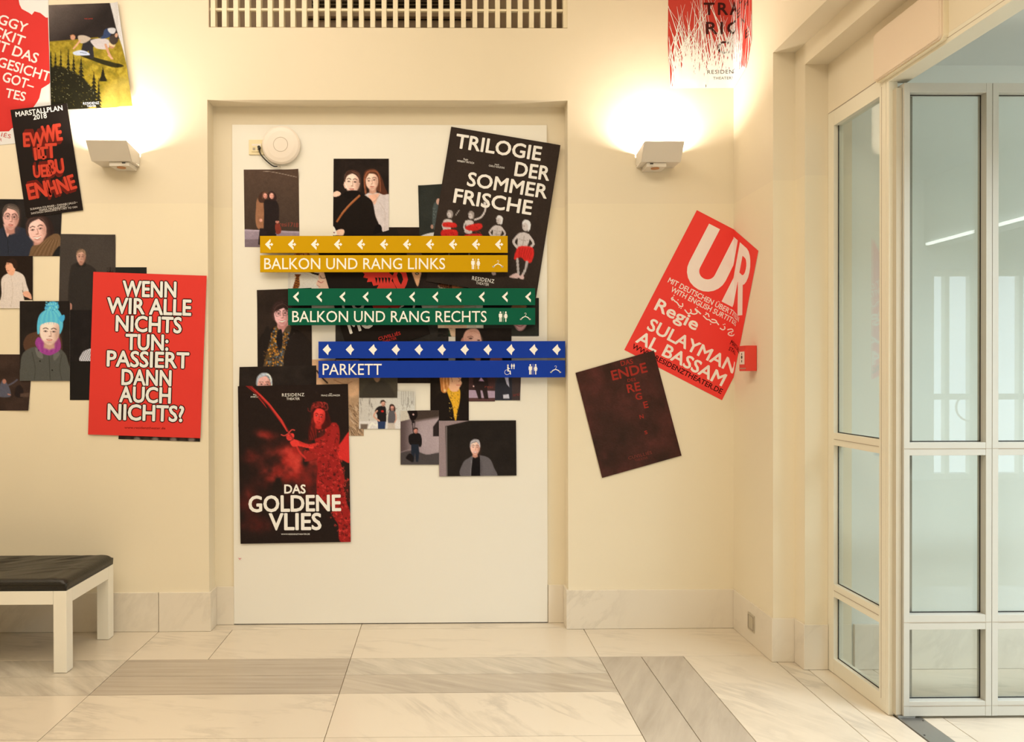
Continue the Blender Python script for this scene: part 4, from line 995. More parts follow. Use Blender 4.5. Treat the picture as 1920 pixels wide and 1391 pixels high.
p.bl([(730, 770), (731, 759), (737, 758), (741, 764), (741, 771), (736, 768)], (60, 38, 30), 1); p.face(735.5, 765.5, 6.5, 9, (206, 142, 116)); p.ln([(725, 778), (729, 768), (744, 766)], 1, (70, 50, 50), .6)
p.bl([(757, 786), (766, 780), (776, 784), (768, 790)], (170, 196, 206), 2); p.build('photo_print', 'bright photo of a couple standing outdoors, under the blue PARKETT strip', 'photograph', G)
# man standing by a lamp
p = Print([(751, 770), (823, 769), (823, 871), (751, 871)], (150, 126, 118), layer=4, outline=None)
p.gr((751, 800), (823, 800), (84, 66, 60), (172, 148, 138)); p.el(793, 818, 20, 50, (190, 166, 156), 30, a=.6); p.pg([(748, 765), (764, 768), (768, 786), (751, 790)], (196, 180, 152), 1); p.pg([(764, 765), (826, 765), (826, 782), (776, 790)], (66, 52, 42), 6)
p.pg([(748, 850), (774, 844), (800, 852), (826, 848), (826, 874), (748, 874)], (74, 64, 58), 2); p.ln([(751, 848), (775, 842), (800, 852), (823, 846)], 1.2, (150, 130, 120), .7)
p.bl([(764, 771), (771, 770), (781, 770), (783, 779), (778, 787), (771, 788), (767, 778)], (26, 18, 16), 1); p.el(775, 777, 1.6, 1.6, (205, 160, 140)); p.ln([(772, 788), (774, 800), (775, 812)], 1.6, (34, 26, 24)); p.el(775, 791, 2.4, 2.4, (34, 26, 24)); p.ln([(778, 790), (777, 812)], 1.2, (34, 26, 24))
p.bl([(766, 826), (767, 816), (776, 812), (787, 813), (791, 824), (790, 836), (786, 838), (784, 834), (770, 834)], (28, 22, 20), 1); p.pg([(771, 833), (785, 833), (786, 848), (784, 866), (780, 866), (778, 846), (776, 866), (771, 866)], (34, 38, 44), 1)
p.face(779.5, 808, 7, 10, (196, 128, 104)); p.bl([(775.5, 806), (777, 802), (782, 802), (784, 806), (780, 804)], (50, 34, 28), .8); p.bl([(761, 858), (768, 850), (775, 856), (774, 866), (765, 862)], (28, 22, 20), 1.4); p.pg([(812, 800), (824, 784), (824, 818), (812, 818)], (44, 34, 30), 1.5)
p.build('photo_print', 'photo of a man in a black jacket standing full length by a lamp', 'photograph', G)
# blonde woman with a yellow scarf
p = Print([(807, 676), (879, 676), (879, 788.5), (807, 788.5)], (34, 25, 18), layer=3); p.noise(14, .22, 5)
p.bl([(806, 770), (818, 742), (836, 732), (860, 732), (874, 742), (880, 790), (806, 790)], (30, 22, 17), 1.4)
p.bl([(838, 730), (848, 722), (862, 730), (862, 752), (858, 770), (854, 790), (848, 760), (842, 745)], (222, 160, 40), 1.2); p.speck((842, 732, 860, 784), [(120, 82, 30), (245, 196, 84), (60, 46, 30)], 50, .9, 3)
p.bl([(838, 716), (842, 698), (850, 688), (864, 690), (866, 702), (864, 712), (866, 718), (862, 726), (858, 733), (848, 734), (842, 728)], (236, 172, 124), 1.2)
p.bl([(826, 722), (825, 702), (834, 684), (850, 676), (868, 678), (873, 690), (868, 698), (862, 688), (850, 690), (844, 704), (842, 722), (836, 736), (828, 734)], (206, 128, 62), 1.4)
for k in range(8): p.ln([(830+k*3, 734-k*3), (829+k*3, 710-k*2), (838+k*4, 690)], .9, (246, 196, 128) if k % 2 else (136, 70, 34), .8)
p.ln([(859, 708), (863, 712), (860, 715)], 1, (140, 70, 50)); p.ln([(856, 722), (863, 722)], 1.2, (190, 80, 70)); p.ln([(855, 701), (861, 701)], 1, (80, 44, 30)); p.el(834, 732, 2, 2.6, (232, 190, 120), 1)
p.build('photo_print', 'photo of a blonde woman in profile with a yellow scarf', 'photograph', G)
p = Print([(876, 690), (928, 690), (928, 752.5), (877, 752.5)], (70, 46, 40), layer=2); p.noise(14, .14, 3); p.pg([(876, 731), (930, 733), (930, 746), (876, 746)], (172, 142, 146), 1.2); p.pg([(876, 746), (930, 746), (930, 754), (876, 754)], (86, 56, 50), 1.2)
p.bl([(888, 706), (896, 700), (908, 700), (914, 712), (914, 728), (890, 728)], (44, 32, 28), 1.2); p.pg([(890, 726), (900, 726), (903, 748), (897, 748)], (44, 32, 28), 1.2); p.pg([(903, 726), (913, 726), (916, 748), (908, 748)], (44, 32, 28), 1.2)
p.pg([(898, 714), (902, 707), (908, 715)], (196, 150, 160), 1); p.el(888, 724, 1.4, 1.6, (220, 170, 150)); p.tx('resi', (909, 727), (924, 728), 5, (130, 56, 42), .01); p.build('photo_print', 'small brown photo of a person in a dark coat, under the wheelchair symbol', 'photograph', G)
p = Print([(928, 690), (977.5, 690), (975, 750.5), (928, 750.5)], (58, 48, 44), layer=2, curl=lift('br', .008)); p.noise(14, .14, 3); p.bl([(929, 752), (932, 712), (944, 704), (960, 706), (964, 720), (962, 752)], (46, 44, 46), 1.4); p.pg([(946, 706), (953, 706), (955, 726), (950, 720)], (190, 180, 180), 1)
p.pg([(943, 740), (954, 739), (955, 747), (944, 747)], (196, 186, 180), 1); p.pg([(960, 690), (978, 690), (976, 752), (960, 752)], (66, 52, 46), 1.5); p.tx('arti', (962, 743), (974, 742), 6, (120, 50, 42), .01); p.build('photo_print', 'small photo of a person in a suit jacket, under the toilet symbol', 'photograph', G)
# man in grey jacket, landscape
p = Print([(823, 789), (967.5, 788), (968.5, 891.5), (823.5, 893)], (36, 29, 23), layer=4); p.noise(16, .12, 6); p.pg([(820, 786), (880, 786), (878, 789), (835, 799), (837, 896), (820, 896)], (146, 122, 112), 1.2); p.pg([(836, 800), (838, 799), (839, 895), (837, 895)], (196, 176, 160), 1, .5)
p.bl([(866, 894), (868, 868), (880, 858), (888, 854), (904, 854), (918, 860), (926, 876), (929, 896)], (98, 88, 82), 1.4); p.bl([(884, 896), (886, 862), (889, 852), (897, 851), (900, 862), (899, 896)], (24, 19, 17), 1); p.ln([(884, 862), (882, 894)], .8, (150, 138, 128), .7); p.ln([(901, 862), (903, 880), (900, 894)], 1, (70, 62, 58), .8)
for k in range(8): p.ln([(906+k*2.4, 858+k*2), (908+k*2, 892)], .6, (120, 110, 102), .4)
p.face(890.8, 839, 18.5, 28, (242, 184, 152), 0, smile=1); p.hair(890.8, 839, 18.5, 28, (142, 130, 120), 0, -.06, .0, .03, .2, 5)
p.build('photo_print', 'landscape photo of a smiling man in a grey jacket, lowest on the board', 'photograph', G)

# black poster TRILOGIE DER SOMMERFRISCHE
p = Print([(846, 237.5), (1051, 272), (1005, 559), (799, 527)], (50, 38, 29), 1.6, layer=6, curl=lambda u, v: .002*np.exp(-((u-.885)/.03)**2)); p.noise(24, .07, 8)
def q(x, y): return (750+x/4.09, 220+y/4.09)
def fig(cx, cy, s, lean, kind):
    # a pale figure of the row along the poster
    sk = (196, 178, 160); sh = (130, 112, 98)
    P_ = lambda x, y: (cx+x*s-y*s*.16*lean, cy+y*s+x*s*.16*lean)
    if kind == 'm':
        p.ln([P_(-12, 24), P_(-20, 40), P_(-8, 52)], 5*s, sk); p.ln([P_(12, 24), P_(22, 38), P_(10, 52)], 5*s, sk)
        p.bl([P_(-13, 22), P_(0, 17), P_(13, 22), P_(11, 40), P_(9, 56), P_(-9, 56), P_(-11, 40)], sk, 1); p.ln([P_(0, 24), P_(0, 50)], 1, sh, .6); p.ln([P_(-9, 32), P_(-2, 34)], 1, sh, .7); p.ln([P_(2, 34), P_(9, 32)], 1, sh, .7); p.ln([P_(-6, 42), P_(6, 42)], .8, sh, .5)
    else:
        p.ln([P_(-11, 22), P_(-15, 38), P_(-9, 50)], 4.4*s, sk); p.bl([P_(-11, 22), P_(0, 17), P_(12, 22), P_(10, 40), P_(10, 56), P_(-10, 56), P_(-9, 40)], sk, 1)
    p.el(*P_(0, 4), 7*s, 10*s, sk, 1); p.bl([P_(-8, 2), P_(-6, -8), P_(2, -10), P_(9, -5), P_(10, 8), P_(6, 14), P_(5, 2), P_(-2, -4)], (216, 204, 186) if kind == 'm' else (150, 134, 118), 1); p.el(*P_(-3, 4), 1.2, 1, sh, .8); p.ln([P_(-4, 9), P_(-1, 10)], .8, sh)
fig(843, 400, .62, 1, 'w'); fig(883, 402, .62, 1, 'w'); fig(936, 411, .68, 1, 'm'); fig(986, 421, .88, 1, 'm')
p.ln([(890, 412), (902, 407), (909, 396), (910, 385)], 3.2, (196, 178, 160)); p.el(909, 382, 3, 3.6, (206, 190, 170)); p.ln([(854, 404), (861, 394)], 1.2, (190, 172, 150))
for pts in ([(832, 417), (853, 418), (855, 426), (832, 425)], [(830, 431), (855, 431), (856, 443), (829, 443)], [(874, 424), (888, 420), (902, 419), (903, 428), (888, 433), (874, 430)], [(874, 440), (900, 438), (902, 444), (874, 444)]): p.bl(pts, (196, 38, 30), 1.2)
for k in range(60): x = rg.uniform(830, 903); y = rg.choice((420, 424, 434, 440))+rg.uniform(-2, 2); p.ln([(x, y), (x+2, y+1.5)], .8, (230, 66, 50) if k % 2 else (120, 20, 16), .6 if (x < 857 or x > 873) else 0)
p.bl([(970, 465), (979, 461), (996, 463), (1001, 470), (999, 485), (994, 493), (984, 489), (976, 482), (966, 487), (964, 482)], (204, 42, 34), 1.1)
for k in range(10): p.ln([(974+k*2.4, 465), (970+k*2.8, 486)], .9, (140, 22, 18), .6)
p.ln([(970, 486), (971, 500), (972, 514)], 4.4, (176, 160, 144)); p.ln([(988, 491), (985, 505), (979, 517)], 4.2, (176, 160, 144)); p.bl([(955, 519), (968, 512), (975, 518), (968, 522)], (206, 168, 150), 1); p.bl([(973, 521), (980, 514), (982, 523)], (206, 168, 150), 1)
p.bl([(922, 511), (926, 507), (930, 514), (924, 516)], (200, 170, 150), 1); p.ln([(925, 500), (926, 510)], 3, (176, 160, 144)); p.ln([(842, 470), (842, 506)], 2.6, (150, 134, 118), .9); p.ln([(880, 470), (878, 508)], 2.6, (150, 134, 118), .9)
W_ = (232, 216, 190)
p.tx('TRILOGIE', (853.5, 276.5), (1012.5, 301), 25.5, W_, .022); p.tx('DER', (964.5, 329), (1028.5, 338.5), 25.5, W_, .022); p.tx('SOMMER', (875.5, 347.5), (1024, 372), 25, W_, .022); p.tx('FRISCHE', (850, 379), (995, 402.5), 25.5, W_, .022)
p.tx('Regie', (869, 299.5), (877.5, 301), 3.2, W_, .01); p.tx('HERBERT FRITSCH', (857, 303), (888.5, 307.5), 3.4, W_, .01); p.tx('nach', (927.5, 309), (935.5, 310.5), 3, W_, .01); p.tx('CARLO GOLDONI', (916.5, 312), (945.5, 316.5), 3.4, W_, .01)
p.tx('RESIDENZ', (884.8, 524.5), (926, 531), 7, W_, .012, 1.15); p.tx('THEATER', (892, 532.5), (916.5, 536.4), 5, W_, .012)
p.build('poster', 'tilted black poster with the white title TRILOGIE DER SOMMERFRISCHE', 'poster', GP)

# black poster with the red lion, tilted the other way
p = Print([(596, 471.5), (743.5, 427), (807, 626), (655.5, 671)], (32, 24, 18), 3, layer=4)
RD = (214, 58, 44)
p.shape([(677, 508), (684, 514), (681, 520), (690, 522), (688, 529), (697, 528), (700, 536), (710, 534), (706, 542), (728, 545), (744, 543), (740, 534), (734, 526), (738, 518), (730, 512), (727, 500), (708, 498), (700, 500), (694, 504), (686, 506)], RD)
p.shape([(741, 506), (748, 500), (757, 503), (762, 512), (765, 524), (762, 534), (757, 543), (749, 545), (744, 540), (752, 534), (756, 524), (753, 514), (747, 508), (744, 516), (748, 528), (752, 534), (744, 540), (738, 530), (736, 518)], RD)
for k in range(5): p.shape([(703+k*6, 520), (706+k*6, 532), (708+k*6, 521)], (32, 24, 18), 2)
p.shape([(697, 570), (705, 573), (716, 570), (748, 566), (752, 574), (742, 580), (730, 576), (716, 582), (700, 578)], RD)
p.tx('MO', (657, 625), (703, 611), 27, WHITE, .03); p.tx('( O', (646, 590), (686, 578), 28, WHITE, .02); p.shape([(748, 579), (751, 572), (759, 570), (757, 574)], WHITE); p.shape([(773, 580), (775, 570), (779, 570), (777, 580)], WHITE)
p.tx('CUVILLIÉS', (710.5, 638.3), (751.5, 627.2), 6, (196, 50, 38), .014, 1.1); p.tx('THEATER', (718, 643), (744, 636), 4.6, (196, 50, 38), .012)
p.build('poster', 'tilted black poster with a red lion crest, behind the green signs', 'poster', GP)

# red and black poster with the sword
p = Print([(446, 724), (652.5, 720), (657.7, 1016), (451, 1019.5)], (38, 27, 21), 1.3, layer=6)
def w_(x, y): return (430+x/3.865, 680+y/3.865)
n = vnoise(p.x, p.y, 34, 4, 4); n2 = vnoise(p.x, p.y, 18, 9, 3)
def cloud(cx, cy, rx, ry, a, rot=0):
    c, d = math.cos(rot), math.sin(rot); X = (p.x-cx)*c+(p.y-cy)*d; Y = -(p.x-cx)*d+(p.y-cy)*c
    m = np.exp(-((X/rx)**2+(Y/ry)**2)**1.3)*np.clip((n-.25)*2.1, 0, 1)*a; p.mix(m*.9, (168, 42, 32)); p.mix(m*np.clip((n2-.5)*3, 0, 1), (206, 66, 50))
cloud(555, 868, 60, 40, 1.5, -.3); cloud(600, 850, 26, 40, 1.0); cloud(520, 895, 28, 18, 1.1); cloud(585, 905, 30, 22, .8); cloud(545, 845, 24, 22, .9, .6); cloud(500, 815, 18, 8, .8, .2); cloud(470, 855, 16, 14, .6); cloud(465, 940, 20, 26, .4); cloud(480, 985, 26, 16, .45); cloud(560, 930, 24, 14, .5)
# cloak at the right edge
p.bl([w_(775, 600), w_(800, 590), w_(865, 500), w_(880, 520), w_(880, 715), w_(820, 705), w_(780, 690)], (204, 46, 38), 1.5); p.bl([w_(830, 900), w_(880, 830), w_(885, 1000), w_(850, 990)], (60, 30, 22), 1.5); p.ln([w_(835, 880), w_(860, 850), w_(880, 845)], 1.2, (190, 44, 34), .8)
# dress
dr = [w_(690, 520), w_(700, 470), w_(745, 435), w_(785, 445), w_(800, 510), w_(795, 590), w_(780, 640), w_(805, 720), w_(835, 830), w_(830, 910), w_(850, 1010), w_(880, 1100), w_(882, 1300), w_(800, 1290), w_(790, 1180), w_(755, 1120), w_(730, 1030), w_(650, 1000), w_(632, 880), w_(640, 760), w_(632, 690), w_(655, 640), w_(620, 560), w_(660, 540)]
p.bl(dr, (150, 34, 28), 1.4)
rg = random.Random(11)
from_in = [(rg.uniform(592, 657), rg.uniform(792, 1016)) for _ in range(420)]
for (x, y) in from_in:
    yy = (y-680)*3.865; lo = 432+(636 if yy < 1000 else 636+(yy-1000)*.62)/3.865; hi = 430+(796 if yy < 640 else min(880, 796+(yy-640)*.3))/3.865
    if x < lo or x > hi: continue
    a = rg.uniform(0, 6.3); L = rg.uniform(2, 5); k = rg.random()
    p.ln([(x, y), (x+L*math.cos(a), y+L*math.sin(a)), (x+L*math.cos(a+1), y+L*math.sin(a+1))], rg.uniform(.7, 1.3), (224, 64, 50) if k > .45 else (52, 22, 18), .75)
# hair, head, horned wreath
p.bl([w_(575, 570), w_(572, 500), w_(590, 420), w_(596, 350), w_(640, 318), w_(700, 330), w_(730, 400), w_(735, 450), w_(690, 480), w_(640, 500), w_(600, 565)], (70, 24, 18), 1.4)
for k in range(7): p.ln([w_(600+k*3, 400), w_(592+k*6, 480), w_(580+k*8, 560)], .9, (150, 38, 30), .7)
p.face(*w_(651, 393), 22, 34, (222, 62, 50), 8, turn=-.2); p.bl([w_(596, 372), w_(608, 330), w_(650, 316), w_(700, 345), w_(722, 430), w_(700, 420), w_(690, 350), w_(640, 330), w_(612, 360)], (64, 22, 18), 1.1)
p.bl([w_(590, 350), w_(600, 300), w_(625, 285), w_(660, 280), w_(690, 300), w_(700, 330), w_(660, 322), w_(620, 325)], (118, 36, 28), 1.3); p.ln([w_(570, 330), w_(575, 350), w_(595, 352), w_(600, 335)], 2, (96, 34, 28)); p.ln([w_(695, 345), w_(712, 335), w_(708, 300), w_(688, 288)], 2.4, (120, 44, 36))
p.speck((586, 754, 610, 764), [(40, 20, 16), (170, 50, 40)], 26, 1.4, 3)
# arms and hands
p.ln([w_(760, 480), w_(740, 560), w_(680, 640), w_(600, 620)], 12, (156, 36, 30)); p.ln([w_(600, 612), w_(540, 600), w_(478, 588)], 6, (222, 58, 46)); p.ln([w_(640, 590), w_(570, 600), w_(500, 575)], 5.6, (206, 50, 40), .9)
p.ln([w_(550, 710), w_(630, 700)], 4, (120, 34, 28)); p.bl([w_(540, 640), w_(600, 640), w_(640, 660), w_(635, 690), w_(570, 712), w_(545, 690)], (150, 38, 30), 1.2)
for k in range(34): x = rg.uniform(572, 632); y = rg.uniform(822, 864); p.ln([(x, y), (x+rg.uniform(-3, 3), y+rg.uniform(-3, 3))], 1, rg.choice([(56, 22, 18), (226, 66, 52)]), .7 if (x-572)*.3+826 > y-22 else 0)
p.ln([w_(470, 560), w_(505, 640), w_(550, 690)], 3.4, (196, 50, 40)); p.bl([w_(412, 530), w_(430, 515), w_(462, 512), w_(470, 535), w_(450, 560), w_(422, 560)], (226, 62, 50), 1); p.bl([w_(440, 575), w_(465, 558), w_(500, 565), w_(500, 600), w_(460, 608)], (220, 58, 46), 1)
for k in range(4): p.ln([w_(415+k*3, 532+k*8), w_(455, 522+k*9)], .7, (120, 28, 22), .7)
# sword
p.shape([w_(118, 168), w_(165, 168), w_(215, 215), w_(290, 290), w_(335, 350), w_(390, 420), w_(430, 492), w_(416, 502), w_(375, 440), w_(320, 365), w_(275, 305), w_(200, 235)], (122, 34, 27), 1, smooth=False)
p.shape([w_(150, 170), w_(230, 232), w_(300, 306), w_(380, 410), w_(424, 496), w_(417, 500), w_(368, 420), w_(290, 312), w_(220, 240)], (196, 56, 44), 2)
p.shape([w_(180, 215), w_(250, 290), w_(275, 332), w_(260, 316), w_(205, 250)], (150, 40, 32), 1)
p.add(ribbon2d(spline([w_(374, 520), w_(400, 528), w_(430, 510), w_(452, 486), w_(476, 490)], n=4), 2.4), (178, 62, 48), 2); p.add(ribbon2d([w_(424, 495), w_(466, 556)], 3), (150, 44, 36), 1)
WT = (236, 222, 192)
p.tx('DAS', w_(400, 946), w_(551, 946), 16, WT, .026); p.tx('GOLDENE', w_(143, 1080), w_(806, 1071), 29, WT, .026); p.tx('VLIES', w_(290, 1210), w_(664, 1208), 30, WT, .026)
p.tx('RESIDENZ', w_(382, 245), w_(543, 242), 5.8, WT, .014, 1.15); p.tx('THEATER', w_(414, 270), w_(510, 269), 4.4, WT, .014); p.tx('WWW.RESIDENZTHEATER.DE', w_(376, 1248), w_(583, 1247), 2.8, WT, .014)
p.tx('Regie', w_(174, 236), w_(208, 235), 2.6, WT, .01); p.tx('ANNE LENK', w_(153, 253), w_(229, 252), 3, WT, .01); p.tx('von', w_(724, 227), w_(744, 227), 2.2, WT, .01); p.tx('FRANZ GRILLPARZER', w_(666, 243), w_(803, 242), 3, WT, .01)
p.build('poster', 'red and black poster DAS GOLDENE VLIES with a woman raising a sword', 'poster', GP)
o = Print([(446.5, 1045), (453, 1045), (453, 1050.5), (446.5, 1050.5)], (228, 208, 178), 1, layer=1); o.add(ribbon2d([(447, 1046), (449.5, 1048.5), (452.5, 1046.2)], .7), (196, 60, 60)); o.add(ribbon2d([(449.5, 1046), (450, 1050)], .6), (196, 60, 60)); o.build('sticker', 'tiny sticker with a red scribble low on the white board', 'sticker')

# ------------------------------------------------------------------ left wall: posters and photographs
GL = 'photographs pasted on the wall left of the niche'
# white poster with a big red shape
p = Print([(-190, -70), (89, -70), (97, 262), (-180, 290)], (236, 222, 196), 30, Y=0, layer=1, lit=1.25)
def e_(x, y): return (x/3.4775, y/3.4775)
p.shape([(-180, -60), e_(120, -40), e_(122, 0), e_(128, 30), e_(142, 58), e_(190, 84), e_(208, 97), e_(225, 74), e_(262, 84), e_(300, 115), (90, 33), (94, 155), e_(318, 548), e_(270, 578), e_(256, 640), e_(240, 668), (60, 205), e_(100, 830), e_(78, 836), e_(58, 856), e_(0, 858), (-60, 240), (-180, 250)], (216, 54, 44))
TX = (238, 222, 194)
# title lines run on past the left edge of the photograph
p.tx('PEGGY', e_(-105, 118), e_(165, 215), 20.5*.62*1.4, TX, .016, level=2); p.tx('PICKIT', e_(-125, 200), e_(148, 300), 18, TX, .016, level=2); p.tx('SIEHT DAS', e_(-180, 270), e_(236, 413), 18.5, TX, .016, level=2)
p.tx('GESICHT', e_(-20, 430), e_(318, 532), 18, TX, .016, level=2); p.tx('GOT–', e_(12, 527), e_(212, 590), 18, TX, .016, level=2); p.tx('TES', e_(32, 632), e_(160, 660), 16.5, TX, .016, level=2)
p.tx('CUVILLIÉS', e_(-175, 850), e_(68, 903), 7.5, (200, 70, 56), .006, 1.1, level=2); p.tx('THEATER', e_(-130, 895), e_(12, 922), 5.5, (200, 70, 56), .006, level=2)
p.build('poster', 'white poster with a big red shape, at the upper left picture edge', 'poster', GP)
# people crawling on grass
p = Print([(91, 9.5), (222, 5), (250, 200), (95.5, 206.5)], (66, 52, 38), 1.2, Y=0, layer=2, curl=lambda u, v: .012*np.clip((u-.9)/.1, 0, 1)**2, lit=1.35)
p.gr((90, 8), (140, 70), (118, 100, 84), (44, 34, 28)); p.noise(24, .15, 3)
p.pg([(88, 78), (140, 74), (200, 68), (260, 84), (260, 210), (88, 210)], (150, 122, 30), 2); n = vnoise(p.x, p.y, 9, 5, 3); g_ = (p.y > 78); p.mixv(np.clip((n-.45)*3, 0, 1)*g_*.7, (196, 166, 52)); p.mixv(np.clip((.5-n)*3, 0, 1)*g_*.6, (112, 100, 26)); p.noise(3, .12, 8, g_)
p.bl([(205, 158), (252, 150), (252, 205), (185, 204)], (186, 158, 70), 16, .7)
# firs
rg = random.Random(2)
p.pg([(88, 128), (108, 124), (120, 126), (140, 136), (158, 148), (172, 164), (182, 176), (172, 196), (160, 208), (88, 210)], (36, 32, 16), 3)
for cx, top, wd in ((95, 97, 10), (104, 100, 9), (114, 96, 9), (128, 96, 9), (138, 104, 9), (152, 110, 12), (176, 138, 13), (185, 150, 8), (193, 126, 8)):
    hh = 64 if cx < 190 else 24
    for k in range(9):
        y = top+k*hh/9; w2 = wd*(k+1)/9*rg.uniform(.8, 1.15); p.pg([(cx, y-4), (cx+w2, y+5), (cx-w2, y+5)], (34, 30, 15), .9)
for k in range(130): x = rg.uniform(96, 176); y = rg.uniform(120, 202); p.el(x, y, .7, .7, rg.choice([(150, 140, 90), (84, 76, 34), (120, 100, 40)]), .8)
# figures
p.bl([(150, 98), (176, 107), (205, 115), (233, 124), (224, 128), (200, 123), (175, 114), (150, 104)], (46, 40, 16), 1.6)
p.bl([(157, 78), (168, 73), (200, 74), (206, 82), (203, 90), (185, 90), (175, 88), (176, 108), (168, 108), (166, 95), (158, 104), (152, 100)], (48, 42, 40), 1.2)
p.bl([(170, 76), (186, 72), (202, 74), (206, 83), (200, 92), (182, 91), (174, 84)], (206, 188, 170), 1.2); p.ln([(198, 84), (204, 100), (209, 109)], 4.4, (206, 148, 106)); p.ln([(203, 104), (211, 110)], 2.4, (216, 160, 120)); p.el(210, 85, 5.6, 6, (190, 130, 90), 1.2); p.bl([(204, 84), (208, 78), (216, 80), (215, 88)], (226, 190, 130), 1)
p.bl([(137, 98), (150, 94), (163, 97), (168, 103), (150, 104), (140, 103)], (206, 206, 206), 1.4); p.ln([(150, 98), (162, 100)], 1.2, (70, 84, 100), .7)
p.bl([(146, 68), (156, 66), (166, 69), (170, 73), (160, 80), (150, 80)], (196, 172, 140), 1.2); p.ln([(150, 76), (144, 84), (138, 91)], 3, (220, 160, 116)); p.el(136.5, 70, 4.6, 5, (206, 146, 106), 1.1); p.ln([(132, 67), (137, 65), (141, 68)], 1.4, (170, 110, 66))
p.bl([(193, 66), (196, 56), (204, 53), (210, 58), (206, 68), (198, 72), (188, 72)], (54, 66, 90), 1.2); p.bl([(202, 54), (212, 52), (218, 56), (214, 63), (206, 62)], (206, 196, 180), 1.2); p.bl([(205, 72), (210, 66), (220, 66), (223, 78), (214, 84), (207, 80)], (70, 56, 44), 1.4); p.el(219, 67, 3.4, 4, (216, 160, 120), 1); p.ln([(186, 70), (192, 66)], 2.6, (40, 40, 40))
# right white border that curls over
p.pg([(205, 2), (211, 25), (218, 52), (231, 90), (240, 125), (247, 165), (252, 205), (262, 205), (262, 0)], (222, 208, 186), 1.2)
p.tx('THE LAND', (158, 36.5), (174, 36), 2.2, (190, 60, 40), .006); p.tx('RESIDENZ', (156, 196.5), (186, 195), 4.6, (240, 232, 215), .016, 1.1); p.tx('THEATER', (163, 200.8), (180, 200.2), 3.4, (240, 232, 215), .014)
p.build('poster', 'poster of people crawling on a green lawn beside dark firs', 'poster', GP)
# MARSTALLPLAN 2018
def mt(u, v): return (19.5+105.5*u+31*v-1.0*v*u, 206-12*u+201*v-2*u*v)
p = Print([(19.5, 206), (125.5, 193.5), (156, 394), (49, 408)], (36, 27, 21), 4, Y=0, layer=4, lit=1.15)
p.tx('MARSTALLPLAN', (30, 219), (117.5, 206.5), 9, WHITE, .02); p.tx('2018', (63, 224.5), (88, 221), 9.2, WHITE, .02)
OR = (206, 66, 42); OD = (120, 34, 22); DX = (84, 24, 17)
def block(st, p0, p1, cap, dx, dy):
    # fat letters with a receding darker body behind them
    for k in range(7, 0, -1): p.tx(st, (p0[0]+dx*k, p0[1]+dy*k), (p1[0]+dx*k, p1[1]+dy*k), cap, OD if k % 2 else DX, .035, .96, level=1+(7-k)*.16)
    p.tx(st, p0, p1, cap, OR, .03, .96, level=2.6)
block('EW', (45, 275), (84, 273), 25, .55, -.9); block('WE', (82, 267), (117, 262), 30, -.5, .9)
block('LT', (72, 297), (107, 295), 26, -.9, -.1); block('IT', (66, 300), (92, 297), 22, -.4, -.9)
block('UEB', (64, 333), (98, 330), 22, .3, -.9); block('BU', (94, 327), (121, 323), 26, -.3, .9)
block('ENI', (55, 374), (96, 366), 28, .3, -.7); block('HNE', (94, 368), (144, 352), 26, -.3, .8)
p.tx('SUSANNA FOURNIER • ZAINABU JALLO •', (57, 394), (145, 381), 3.6, (225, 205, 175), .008); p.tx('MARIA MILISAVLJEVIĆ •', (74, 396), (128, 388), 3.6, (225, 205, 175), .008); p.tx('SANTIAGO SANGUINETTI • PAT TO YAN', (58.5, 402), (145, 389.5), 3.6, (225, 205, 175), .008)
p.build('poster', 'narrow tilted black poster MARSTALLPLAN 2018 with red block letters', 'poster', GP)
# man with glasses and woman
p = Print([(-30, 373), (117, 374), (112, 480), (-30, 480)], (38, 32, 27), 1.2, Y=0, layer=2); p.noise(20, .15, 3)
p.bl([(-12, 440), (2, 428), (14, 420), (32, 424), (52, 432), (62, 450), (62, 482), (-20, 482)], (44, 45, 50), 1.4); p.pg([(6, 420), (26, 424), (14, 446)], (216, 160, 136), 2); p.ln([(14, 446), (16, 478)], .8, (24, 22, 22), .8)
p.ln([(6, 426), (13, 446), (26, 426)], 1.6, (34, 34, 38)); p.face(20.5, 408, 31, 46, (222, 166, 142), 3, glasses=True); p.hair(20.5, 408, 31, 46, (78, 64, 52), 3, -.12, .0, .02, -.2, 7)
p.bl([(50, 424), (52, 408), (64, 402), (80, 404), (96, 414), (102, 440), (94, 452), (70, 455), (54, 440)], (46, 32, 26), 1.4); p.face(70, 431, 37, 48, (236, 182, 156), -8, smile=1, turn=-.3); p.hair(70, 431, 37, 48, (58, 40, 32), -8, .16, .06, -.02, .1, 8)
p.bl([(54, 480), (60, 462), (74, 458), (88, 446), (104, 438), (114, 446), (114, 484), (50, 484)], (112, 82, 52), 1.4)
for k in range(12): p.ln([(60+k*4, 480), (70+k*3.4, 464), (84+k*2.4, 450)], .9, (150, 112, 76) if k % 2 else (80, 56, 34), .6)
p.bl([(98, 482), (106, 466), (114, 462), (114, 484)], (34, 30, 26), 1.4); p.build('photo_print', 'photo of a man with glasses leaning beside a woman in a brown scarf', 'photograph', GL)
